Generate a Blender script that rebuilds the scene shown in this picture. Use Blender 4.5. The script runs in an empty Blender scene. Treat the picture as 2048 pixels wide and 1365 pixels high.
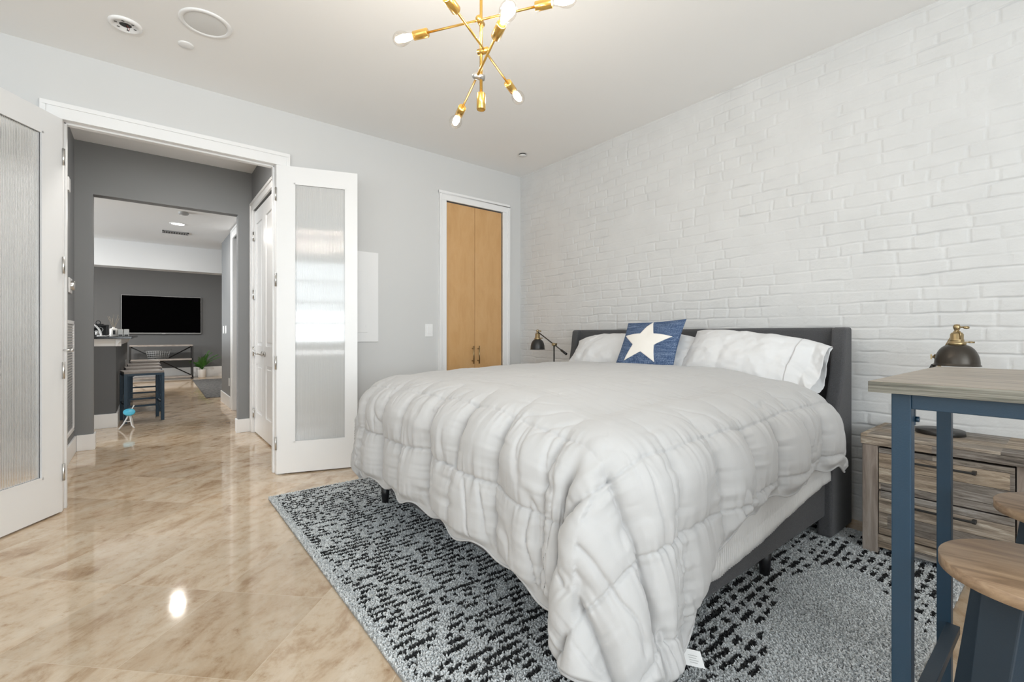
import bpy, bmesh, math, random
import numpy as np
from mathutils import Vector, Matrix, Euler
random.seed(7)
RNG = np.random.default_rng(7)
SC = bpy.context.scene
COL = SC.collection
PI = math.pi

# ------------------------------------------------------------------ camera
YAW = math.atan(730 / 915.0)
cam_d = bpy.data.cameras.new('camera')
cam = bpy.data.objects.new('camera', cam_d)
COL.objects.link(cam)
cam.location = (0, 0, 1.10)
cam.rotation_euler = (PI / 2, 0, -YAW)
cam_d.sensor_fit = 'HORIZONTAL'
cam_d.sensor_width = 36
cam_d.lens = 915 / 2048 * 36
cam_d.shift_y = -12.5 / 2048
cam_d.clip_start = 0.02
SC.camera = cam

# ------------------------------------------------------------------ world, exposure
w = bpy.data.worlds.new('world')
SC.world = w
w.use_nodes = True
w.node_tree.nodes['Background'].inputs[0].default_value = (0.85, 0.92, 1.0, 1)
w.node_tree.nodes['Background'].inputs[1].default_value = 1.0
SC.view_settings.view_transform = 'Standard'
SC.view_settings.look = 'None'
SC.view_settings.gamma = 1
SC.view_settings.use_curve_mapping = False
SC.view_settings.exposure = -0.13
SC.cycles.max_bounces = 10
SC.cycles.diffuse_bounces = 6
SC.cycles.glossy_bounces = 5
SC.cycles.transparent_max_bounces = 12
SC.cycles.sample_clamp_indirect = 6
SC.cycles.caustics_reflective = False
SC.cycles.caustics_refractive = False


def area(name, loc, rot, sx, sy, power, col=(1, 1, 1), spread=PI):
    d = bpy.data.lights.new(name, 'AREA')
    d.shape = 'RECTANGLE'
    d.size, d.size_y = sx, sy
    d.energy = power
    d.color = col
    d.spread = spread
    o = bpy.data.objects.new(name, d)
    COL.objects.link(o)
    o.location = loc
    o.rotation_euler = rot
    return o


# rear windows lit from outside; the left window and its light are added
area('daylight_and_fill', (-0.35, -2.62, 1.79), (-PI / 2, 0, PI), 4.1, 1.76, 150, (0.91, 0.955, 1.0))
area('daylight_and_fill', (-2.72, 0.6, 1.72), (0, -PI / 2, 0), 1.7, 2.6, 50, (0.92, 0.96, 1.0))
# added unseen lamp tilted up at the rear window to brighten the ceiling
area('daylight_and_fill', (-0.35, -2.80, 1.15), (math.radians(-128), 0, PI), 4.1, 1.2, 105, (0.97, 0.98, 1.0))
# added lights at made-up living room windows, brightening the far rooms
area('daylight_and_fill', (-4.4, 11.9, 1.8), (0, -PI / 2, 0), 1.8, 3.2, 120, (0.97, 0.98, 1.0))
area('daylight_and_fill', (-4.4, 8.0, 1.7), (0, -PI / 2, 0), 1.5, 2.6, 250, (0.97, 0.98, 1.0))


# ------------------------------------------------------------------ numpy noise
def _h(ix, iy, s):
    n = (ix.astype(np.int64) * 374761393 + iy.astype(np.int64) * 668265263 + s * 974634777) & 0xFFFFFFFF
    n = ((n ^ (n >> 13)) * 1274126177) & 0xFFFFFFFF
    n = n ^ (n >> 16)
    return (n & 0xFFFFFF) / float(0xFFFFFF)


def vn(x, y, s=0):
    x = np.asarray(x, float); y = np.asarray(y, float)
    xi = np.floor(x); yi = np.floor(y)
    fx = x - xi; fy = y - yi
    fx = fx * fx * (3 - 2 * fx); fy = fy * fy * (3 - 2 * fy)
    a = _h(xi, yi, s); b = _h(xi + 1, yi, s); c = _h(xi, yi + 1, s); d = _h(xi + 1, yi + 1, s)
    return (a * (1 - fx) + b * fx) * (1 - fy) + (c * (1 - fx) + d * fx) * fy


def fbm(x, y, s=0, o=3):
    r = 0; a = 0.5
    for k in range(o):
        r = r + a * (vn(x * 2 ** k, y * 2 ** k, s + k) - 0.5)
        a *= 0.5
    return r


def sstep(a, b, x):
    t = np.clip((x - a) / (b - a), 0, 1)
    return t * t * (3 - 2 * t)


# ------------------------------------------------------------------ materials
def new_mat(name):
    m = bpy.data.materials.new(name)
    m.use_nodes = True
    return m, m.node_tree.nodes, m.node_tree.links, m.node_tree.nodes['Principled BSDF']


def pm(name, col, rough=0.5, metal=0.0, bump=0.0, bscale=60.0, var=0.0, vscale=3.0, stretch=(1, 1, 1), spec=0.5, sheen=0.0, coat=0.0, emit=None, estr=0.0):
    m, N, L, P = new_mat(name)
    P.inputs['Base Color'].default_value = (*col, 1)
    P.inputs['Roughness'].default_value = rough
    P.inputs['Metallic'].default_value = metal
    P.inputs['Specular IOR Level'].default_value = spec
    P.inputs['Sheen Weight'].default_value = sheen
    P.inputs['Coat Weight'].default_value = coat
    if emit:
        P.inputs['Emission Color'].default_value = (*emit, 1)
        P.inputs['Emission Strength'].default_value = estr
    if bump or var:
        tc = N.new('ShaderNodeTexCoord'); mp = N.new('ShaderNodeMapping')
        mp.inputs['Scale'].default_value = stretch
        L.new(tc.outputs['Object'], mp.inputs['Vector'])
    if var:
        n = N.new('ShaderNodeTexNoise'); n.inputs['Scale'].default_value = vscale; n.inputs['Detail'].default_value = 4
        L.new(mp.outputs[0], n.inputs['Vector'])
        r = N.new('ShaderNodeMapRange')
        r.inputs[1].default_value = 0.3; r.inputs[2].default_value = 0.7
        r.inputs[3].default_value = 1 - var; r.inputs[4].default_value = 1 + var
        L.new(n.outputs[0], r.inputs[0])
        mx = N.new('ShaderNodeMix'); mx.data_type = 'RGBA'; mx.blend_type = 'MULTIPLY'; mx.inputs[0].default_value = 1
        mx.inputs[6].default_value = (*col, 1)
        L.new(r.outputs[0], mx.inputs[7])
        L.new(mx.outputs[2], P.inputs['Base Color'])
    if bump:
        n2 = N.new('ShaderNodeTexNoise'); n2.inputs['Scale'].default_value = bscale; n2.inputs['Detail'].default_value = 3
        L.new(mp.outputs[0], n2.inputs['Vector'])
        b = N.new('ShaderNodeBump'); b.inputs['Strength'].default_value = bump; b.inputs['Distance'].default_value = 0.003
        L.new(n2.outputs[0], b.inputs['Height']); L.new(b.outputs[0], P.inputs['Normal'])
    return m


def ramp(N, pts):
    r = N.new('ShaderNodeValToRGB')
    e = r.color_ramp.elements
    while len(e) < len(pts):
        e.new(0.5)
    for k, (p, c) in enumerate(pts):
        e[k].position = p; e[k].color = (*c, 1)
    return r


def wood_mat(name, cols, grain=(1.2, 14, 14), rough=0.55, plank=None, bump=0.25, axis_seed=0.0):
    """streaky wood: grain runs along local x of the mapped coordinate"""
    m, N, L, P = new_mat(name)
    tc = N.new('ShaderNodeTexCoord'); mp = N.new('ShaderNodeMapping')
    mp.inputs['Scale'].default_value = grain
    mp.inputs['Location'].default_value = (axis_seed, axis_seed * 1.7, 0)
    L.new(tc.outputs['Object'], mp.inputs['Vector'])
    n = N.new('ShaderNodeTexNoise'); n.inputs['Scale'].default_value = 3.0; n.inputs['Detail'].default_value = 7; n.inputs['Roughness'].default_value = 0.65
    n.inputs['Distortion'].default_value = 0.6
    L.new(mp.outputs[0], n.inputs['Vector'])
    r = ramp(N, cols)
    L.new(n.outputs[0], r.inputs[0])
    L.new(r.outputs[0], P.inputs['Base Color'])
    b = N.new('ShaderNodeBump'); b.inputs['Strength'].default_value = bump; b.inputs['Distance'].default_value = 0.002
    L.new(n.outputs[0], b.inputs['Height']); L.new(b.outputs[0], P.inputs['Normal'])
    P.inputs['Roughness'].default_value = rough
    return m


M = {}
M['wall'] = pm('light_grey_paint', (0.64, 0.64, 0.635), 0.6, bump=0.06, bscale=220, spec=0.3)
M['hall_wall'] = pm('mid_grey_paint', (0.225, 0.23, 0.235), 0.6, bump=0.06, bscale=220, spec=0.3)
M['dark_wall'] = pm('dark_grey_paint', (0.125, 0.128, 0.131), 0.6, bump=0.06, bscale=220, spec=0.3)
M['ceil'] = pm('ceiling_paint', (0.90, 0.90, 0.895), 0.8, spec=0.2)
M['brick'] = pm('white_painted_brick', (0.65, 0.65, 0.645), 0.55, bump=0.35, bscale=90, var=0.03, vscale=6, spec=0.35)
M['trim'] = pm('white_trim_paint', (0.83, 0.83, 0.83), 0.32, spec=0.45)
M['hallceil'] = pm('hall_ceiling_paint', (0.90, 0.90, 0.90), 0.8, spec=0.2)
M['chrome'] = pm('brushed_nickel', (0.62, 0.61, 0.59), 0.28, 1.0)
M['brass'] = pm('brushed_brass', (0.80, 0.50, 0.14), 0.27, 1.0, var=0.05, vscale=30)
M['brass_dark'] = pm('brass_socket_inside', (0.20, 0.10, 0.03), 0.5, 0.6)
M['antique'] = pm('antique_brass', (0.38, 0.29, 0.16), 0.32, 1.0)
M['black'] = pm('black_metal', (0.018, 0.017, 0.016), 0.38, 0.0, spec=0.5)
M['bronze'] = pm('dark_bronze', (0.05, 0.042, 0.034), 0.35, 0.55)
M['shade_in'] = pm('shade_lining', (0.75, 0.73, 0.70), 0.5)
M['fabric'] = pm('charcoal_upholstery', (0.078, 0.078, 0.082), 0.92, bump=0.6, bscale=420, var=0.25, vscale=300, spec=0.15, sheen=0.15)
M['leg_black'] = pm('black_wood', (0.012, 0.012, 0.014), 0.4)
M['linen'] = pm('white_cotton', (0.66, 0.66, 0.665), 0.85, bump=0.12, bscale=500, spec=0.15, sheen=0.1)
M['duvet'] = pm('pale_grey_cotton', (0.475, 0.471, 0.470), 0.8, bump=0.10, bscale=500, spec=0.2, sheen=0.15)
M['thread'] = pm('hem_thread', (0.62, 0.61, 0.60), 0.8)
M['mattress'] = pm('quilted_pad', (0.72, 0.71, 0.70), 0.9, bump=0.5, bscale=30, stretch=(4, 1, 0.4))
M['tag'] = pm('white_satin_tag', (0.82, 0.82, 0.82), 0.5)
M['ink'] = pm('grey_print', (0.45, 0.45, 0.45), 0.7)
M['star'] = pm('cream_star', (0.80, 0.77, 0.72), 0.85, bump=0.1, bscale=400)
M['blue_metal'] = pm('blue_grey_powder_coat', (0.010, 0.038, 0.071), 0.42, 0.0, bump=0.08, bscale=300)
M['dark_blue_metal'] = pm('dark_blue_powder_coat', (0.016, 0.030, 0.046), 0.42, 0.0, bump=0.08, bscale=300)
M['plastic'] = pm('white_plastic', (0.84, 0.84, 0.84), 0.35)
M['dark_slot'] = pm('dark_slot', (0.03, 0.03, 0.03), 0.7)
M['screen'] = pm('black_screen', (0.0012, 0.0012, 0.0014), 0.6, spec=0.0)
M['tvframe'] = pm('silver_bezel', (0.35, 0.35, 0.35), 0.4, 0.6)
M['granite'] = pm('dark_granite', (0.03, 0.032, 0.035), 0.18, var=0.6, vscale=90)
M['aqua'] = pm('aqua_plastic', (0.10, 0.55, 0.78), 0.4)
M['leaf'] = pm('palm_green', (0.05, 0.17, 0.025), 0.5, var=0.4, vscale=20)
M['soil'] = pm('dark_soil', (0.03, 0.02, 0.015), 0.9)
M['pot'] = pm('white_ceramic', (0.75, 0.73, 0.70), 0.4)
M['wire'] = pm('galvanised_wire', (0.35, 0.36, 0.36), 0.4, 0.7)
M['cable'] = pm('black_cable', (0.01, 0.01, 0.01), 0.6)
M['red_wire'] = pm('red_wire', (0.35, 0.03, 0.02), 0.5)
M['warmlens'] = pm('downlight_lens', (0.9, 0.9, 0.9), 0.5, emit=(1, 0.96, 0.9), estr=7)
M['filament'] = pm('glowing_filament', (1, 0.9, 0.7), 0.5, emit=(1, 0.86, 0.62), estr=26)
M['candle'] = pm('frosted_glass_candle', (0.62, 0.62, 0.60), 0.3)
M['oil'] = pm('clear_jar', (0.30, 0.32, 0.30), 0.15)
M['reed'] = pm('reed_stick', (0.30, 0.25, 0.18), 0.8)
M['photo_black'] = pm('black_frame', (0.008, 0.008, 0.009), 0.5)
M['maple'] = wood_mat('maple_veneer', [(0.2, (0.56, 0.315, 0.125)), (0.5, (0.62, 0.365, 0.16)), (0.8, (0.66, 0.41, 0.195))], grain=(4, 4, 1.2), rough=0.35, bump=0.03)
M['table_wood'] = wood_mat('greige_oak', [(0.30, (0.075, 0.060, 0.045)), (0.44, (0.20, 0.165, 0.125)), (0.58, (0.30, 0.25, 0.195)), (0.72, (0.40, 0.35, 0.29))], grain=(16, 1.1, 60), rough=0.38, bump=0.1)
M['stool_wood'] = wood_mat('warm_oak', [(0.25, (0.16, 0.105, 0.065)), (0.45, (0.30, 0.20, 0.125)), (0.6, (0.40, 0.28, 0.18)), (0.8, (0.47, 0.35, 0.24))], grain=(14, 1.6, 14), rough=0.45, bump=0.15)
M['grey_wood'] = wood_mat('grey_wood', [(0.25, (0.16, 0.14, 0.12)), (0.5, (0.30, 0.27, 0.25)), (0.75, (0.42, 0.39, 0.36))], grain=(3, 14, 14), rough=0.6)


def planks_mat():
    """reclaimed planks: boards run along y, stacked in z; tone changes board by board"""
    m, N, L, P = new_mat('reclaimed_planks')
    tc = N.new('ShaderNodeTexCoord')
    sp = N.new('ShaderNodeSeparateXYZ'); L.new(tc.outputs['Object'], sp.inputs[0])
    def math_(op, a, b=None):
        n = N.new('ShaderNodeMath'); n.operation = op
        for k, v in enumerate((a, b)):
            if v is None: continue
            if isinstance(v, (int, float)): n.inputs[k].default_value = v
            else: L.new(v, n.inputs[k])
        return n.outputs[0]
    row = math_('FLOOR', math_('DIVIDE', sp.outputs['Z'], 0.0735))
    rowx = math_('FLOOR', math_('DIVIDE', sp.outputs['X'], 0.11))
    off = math_('MULTIPLY', row, 0.217)
    cell = math_('FLOOR', math_('DIVIDE', math_('ADD', sp.outputs['Y'], off), 0.46))
    wn = N.new('ShaderNodeTexWhiteNoise'); wn.noise_dimensions = '3D'
    cb = N.new('ShaderNodeCombineXYZ'); L.new(row, cb.inputs[0]); L.new(cell, cb.inputs[1]); L.new(rowx, cb.inputs[2])
    L.new(cb.outputs[0], wn.inputs['Vector'])
    mp = N.new('ShaderNodeMapping'); mp.inputs['Scale'].default_value = (12, 1.3, 16)
    L.new(tc.outputs['Object'], mp.inputs['Vector'])
    add = N.new('ShaderNodeVectorMath'); add.operation = 'MULTIPLY_ADD'
    L.new(wn.outputs['Color'], add.inputs[0]); add.inputs[1].default_value = (7, 7, 7); L.new(mp.outputs[0], add.inputs[2])
    n = N.new('ShaderNodeTexNoise'); n.inputs['Scale'].default_value = 3.2; n.inputs['Detail'].default_value = 10; n.inputs['Roughness'].default_value = 0.74; n.inputs['Distortion'].default_value = 0.8
    L.new(add.outputs[0], n.inputs['Vector'])
    r = ramp(N, [(0.30, (0.045, 0.037, 0.030)), (0.42, (0.15, 0.125, 0.103)), (0.53, (0.27, 0.235, 0.20)), (0.62, (0.40, 0.37, 0.33)), (0.72, (0.58, 0.56, 0.53))])
    L.new(n.outputs[0], r.inputs[0])
    tone = ramp(N, [(0.0, (0.60, 0.58, 0.575)), (0.30, (0.88, 0.91, 0.95)), (0.6, (1.10, 0.98, 0.83)), (1.0, (1.22, 1.20, 1.16))])
    L.new(wn.outputs['Value'], tone.inputs[0])
    mx = N.new('ShaderNodeMix'); mx.data_type = 'RGBA'; mx.blend_type = 'MULTIPLY'; mx.inputs[0].default_value = 1
    L.new(r.outputs[0], mx.inputs[6]); L.new(tone.outputs[0], mx.inputs[7])
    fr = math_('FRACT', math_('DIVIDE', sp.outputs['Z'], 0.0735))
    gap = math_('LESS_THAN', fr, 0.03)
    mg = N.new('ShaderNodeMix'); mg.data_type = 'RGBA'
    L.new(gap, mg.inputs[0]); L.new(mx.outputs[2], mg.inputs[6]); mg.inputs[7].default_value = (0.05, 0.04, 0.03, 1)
    L.new(mg.outputs[2], P.inputs['Base Color'])
    b = N.new('ShaderNodeBump'); b.inputs['Strength'].default_value = 0.5; b.inputs['Distance'].default_value = 0.003
    L.new(n.outputs[0], b.inputs['Height']); L.new(b.outputs[0], P.inputs['Normal'])
    P.inputs['Roughness'].default_value = 0.7
    return m


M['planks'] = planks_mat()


def post_mat():
    m = wood_mat('reclaimed_post', [(0.22, (0.12, 0.09, 0.07)), (0.45, (0.24, 0.195, 0.165)), (0.6, (0.33, 0.28, 0.24)), (0.8, (0.46, 0.42, 0.38))], grain=(10, 10, 1.0), rough=0.75, bump=0.5)
    return m


M['post'] = post_mat()


def denim_mat():
    m, N, L, P = new_mat('blue_slub_denim')
    tc = N.new('ShaderNodeTexCoord')
    outs = []
    for sc in ((9, 9, 420), (330, 330, 9)):
        mp = N.new('ShaderNodeMapping'); mp.inputs['Scale'].default_value = sc
        L.new(tc.outputs['Object'], mp.inputs['Vector'])
        n = N.new('ShaderNodeTexNoise'); n.inputs['Scale'].default_value = 1.0; n.inputs['Detail'].default_value = 2
        L.new(mp.outputs[0], n.inputs['Vector']); outs.append(n.outputs[0])
    a = N.new('ShaderNodeMath'); a.operation = 'ADD'; L.new(outs[0], a.inputs[0]); L.new(outs[1], a.inputs[1])
    d = N.new('ShaderNodeMath'); d.operation = 'MULTIPLY'; d.inputs[1].default_value = 0.5; L.new(a.outputs[0], d.inputs[0])
    r = ramp(N, [(0.36, (0.024, 0.046, 0.105)), (0.5, (0.065, 0.105, 0.195)), (0.66, (0.24, 0.30, 0.41))])
    L.new(d.outputs[0], r.inputs[0]); L.new(r.outputs[0], P.inputs['Base Color'])
    P.inputs['Roughness'].default_value = 0.9
    P.inputs['Specular IOR Level'].default_value = 0.15
    b = N.new('ShaderNodeBump'); b.inputs['Strength'].default_value = 0.3; b.inputs['Distance'].default_value = 0.001
    L.new(d.outputs[0], b.inputs['Height']); L.new(b.outputs[0], P.inputs['Normal'])
    return m


M['denim'] = denim_mat()


def floor_mat():
    m, N, L, P = new_mat('polished_travertine')
    tc = N.new('ShaderNodeTexCoord')
    mp = N.new('ShaderNodeMapping'); mp.inputs['Rotation'].default_value = (0, 0, -PI / 4)
    L.new(tc.outputs['Object'], mp.inputs['Vector'])      # x' along (1,1), y' along (-1,1)
    sp = N.new('ShaderNodeSeparateXYZ'); L.new(mp.outputs[0], sp.inputs[0])
    T = 0.462
    def math_(op, a, b=None):
        n = N.new('ShaderNodeMath'); n.operation = op
        for k, v in enumerate((a, b)):
            if v is None: continue
            if isinstance(v, (int, float)): n.inputs[k].default_value = v
            else: L.new(v, n.inputs[k])
        return n.outputs[0]
    u = math_('DIVIDE', math_('SUBTRACT', sp.outputs['X'], 1.81), T)
    v = math_('DIVIDE', math_('SUBTRACT', sp.outputs['Y'], 1.462), T)
    cu, cv = math_('FLOOR', u), math_('FLOOR', v)
    fu, fv = math_('FRACT', u), math_('FRACT', v)
    du = math_('SUBTRACT', 0.5, math_('ABSOLUTE', math_('SUBTRACT', fu, 0.5)))
    dv = math_('SUBTRACT', 0.5, math_('ABSOLUTE', math_('SUBTRACT', fv, 0.5)))
    dm = math_('MINIMUM', du, dv)
    grout = math_('LESS_THAN', dm, 0.0024)
    wn = N.new('ShaderNodeTexWhiteNoise'); cb = N.new('ShaderNodeCombineXYZ')
    L.new(cu, cb.inputs[0]); L.new(cv, cb.inputs[1]); L.new(cb.outputs[0], wn.inputs['Vector'])
    # veins, offset tile by tile
    mp2 = N.new('ShaderNodeMapping'); mp2.inputs['Scale'].default_value = (1.3, 2.5, 1)
    L.new(mp.outputs[0], mp2.inputs['Vector'])
    add = N.new('ShaderNodeVectorMath'); add.operation = 'MULTIPLY_ADD'
    L.new(wn.outputs['Color'], add.inputs[0]); add.inputs[1].default_value = (9, 9, 0); L.new(mp2.outputs[0], add.inputs[2])
    n = N.new('ShaderNodeTexNoise'); n.inputs['Scale'].default_value = 2.5; n.inputs['Detail'].default_value = 12; n.inputs['Roughness'].default_value = 0.68; n.inputs['Distortion'].default_value = 0.35
    L.new(add.outputs[0], n.inputs['Vector'])
    r = ramp(N, [(0.28, (0.27, 0.165, 0.095)), (0.38, (0.43, 0.305, 0.195)), (0.47, (0.56, 0.44, 0.315)), (0.60, (0.615, 0.51, 0.39)), (0.78, (0.66, 0.58, 0.475))])
    L.new(n.outputs[0], r.inputs[0])
    # small dark pits and chips
    n3 = N.new('ShaderNodeTexNoise'); n3.inputs['Scale'].default_value = 17; n3.inputs['Detail'].default_value = 8; n3.inputs['Roughness'].default_value = 0.72
    L.new(mp.outputs[0], n3.inputs['Vector'])
    pit = ramp(N, [(0.30, (0.62, 0.50, 0.40)), (0.40, (0.90, 0.86, 0.81)), (0.50, (1, 1, 1)), (0.68, (1.05, 1.05, 1.05))])
    L.new(n3.outputs[0], pit.inputs[0])
    tone = ramp(N, [(0.0, (0.80, 0.76, 0.71)), (0.5, (1.0, 1.0, 1.0)), (1.0, (1.07, 1.05, 1.03))])
    L.new(wn.outputs['Value'], tone.inputs[0])
    def mul(a, b):
        mx = N.new('ShaderNodeMix'); mx.data_type = 'RGBA'; mx.blend_type = 'MULTIPLY'; mx.inputs[0].default_value = 1
        L.new(a, mx.inputs[6]); L.new(b, mx.inputs[7]); return mx.outputs[2]
    c = mul(mul(r.outputs[0], tone.outputs[0]), pit.outputs[0])
    mg = N.new('ShaderNodeMix'); mg.data_type = 'RGBA'
    L.new(grout, mg.inputs[0]); L.new(c, mg.inputs[6]); mg.inputs[7].default_value = (0.60, 0.49, 0.365, 1)
    L.new(mg.outputs[2], P.inputs['Base Color'])
    P.inputs['Roughness'].default_value = 0.07
    P.inputs['Specular IOR Level'].default_value = 0.75
    n4 = N.new('ShaderNodeTexNoise'); n4.inputs['Scale'].default_value = 7; L.new(mp.outputs[0], n4.inputs['Vector'])
    b = N.new('ShaderNodeBump'); b.inputs['Strength'].default_value = 0.05; b.inputs['Distance'].default_value = 0.004
    L.new(n4.outputs[0], b.inputs['Height']); L.new(b.outputs[0], P.inputs['Normal'])
    return m


M['floor'] = floor_mat()


def reeded_glass():
    m, N, L, P = new_mat('frosted_reeded_glass')
    out = N['Material Output']
    N.remove(P)
    d = N.new('ShaderNodeBsdfDiffuse'); d.inputs[0].default_value = (0.84, 0.845, 0.845, 1)
    t = N.new('ShaderNodeBsdfTranslucent'); t.inputs[0].default_value = (0.84, 0.845, 0.845, 1)
    tr = N.new('ShaderNodeBsdfTransparent'); tr.inputs[0].default_value = (0.82, 0.84, 0.84, 1)
    g = N.new('ShaderNodeBsdfGlossy'); g.inputs['Roughness'].default_value = 0.045; g.inputs[0].default_value = (1, 1, 1, 1)
    a = N.new('ShaderNodeMixShader'); a.inputs[0].default_value = 0.3
    L.new(d.outputs[0], a.inputs[1]); L.new(t.outputs[0], a.inputs[2])
    b = N.new('ShaderNodeMixShader'); b.inputs[0].default_value = 0.15
    L.new(a.outputs[0], b.inputs[1]); L.new(tr.outputs[0], b.inputs[2])
    f = N.new('ShaderNodeFresnel'); f.inputs[0].default_value = 1.5
    mr = N.new('ShaderNodeMath'); mr.operation = 'MULTIPLY_ADD'; mr.inputs[1].default_value = 2.2; mr.inputs[2].default_value = 0.03
    L.new(f.outputs[0], mr.inputs[0])
    c = N.new('ShaderNodeMixShader'); L.new(mr.outputs[0], c.inputs[0])
    L.new(b.outputs[0], c.inputs[1]); L.new(g.outputs[0], c.inputs[2])
    L.new(c.outputs[0], out.inputs[0])
    return m


M['reeded'] = reeded_glass()


def clear_glass(name, tint=(1, 1, 1), gl=0.12):
    m, N, L, P = new_mat(name)
    out = N['Material Output']; N.remove(P)
    tr = N.new('ShaderNodeBsdfTransparent'); tr.inputs[0].default_value = (*tint, 1)
    g = N.new('ShaderNodeBsdfGlossy'); g.inputs['Roughness'].default_value = 0.03
    lw = N.new('ShaderNodeLayerWeight'); lw.inputs[0].default_value = 0.35
    ad = N.new('ShaderNodeMath'); ad.operation = 'MULTIPLY'; ad.inputs[1].default_value = gl * 4
    L.new(lw.outputs['Facing'], ad.inputs[0])
    c = N.new('ShaderNodeMixShader'); L.new(ad.outputs[0], c.inputs[0])
    L.new(tr.outputs[0], c.inputs[1]); L.new(g.outputs[0], c.inputs[2])
    L.new(c.outputs[0], out.inputs[0])
    return m


M['bulb_glass'] = clear_glass('clear_bulb_glass', (0.97, 0.95, 0.92))
M['pane'] = clear_glass('window_glass', (0.97, 0.99, 0.99), 0.08)


def attr_mat(name, attr, rough=0.9):
    m, N, L, P = new_mat(name)
    a = N.new('ShaderNodeAttribute'); a.attribute_name = attr
    L.new(a.outputs['Color'], P.inputs['Base Color'])
    P.inputs['Roughness'].default_value = rough
    P.inputs['Specular IOR Level'].default_value = 0.1
    return m


M['pile'] = attr_mat('rug_pile_yarn', 'yarn')
M['rug_back'] = pm('rug_backing', (0.30, 0.30, 0.29), 0.95, bump=0.4, bscale=250)


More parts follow.
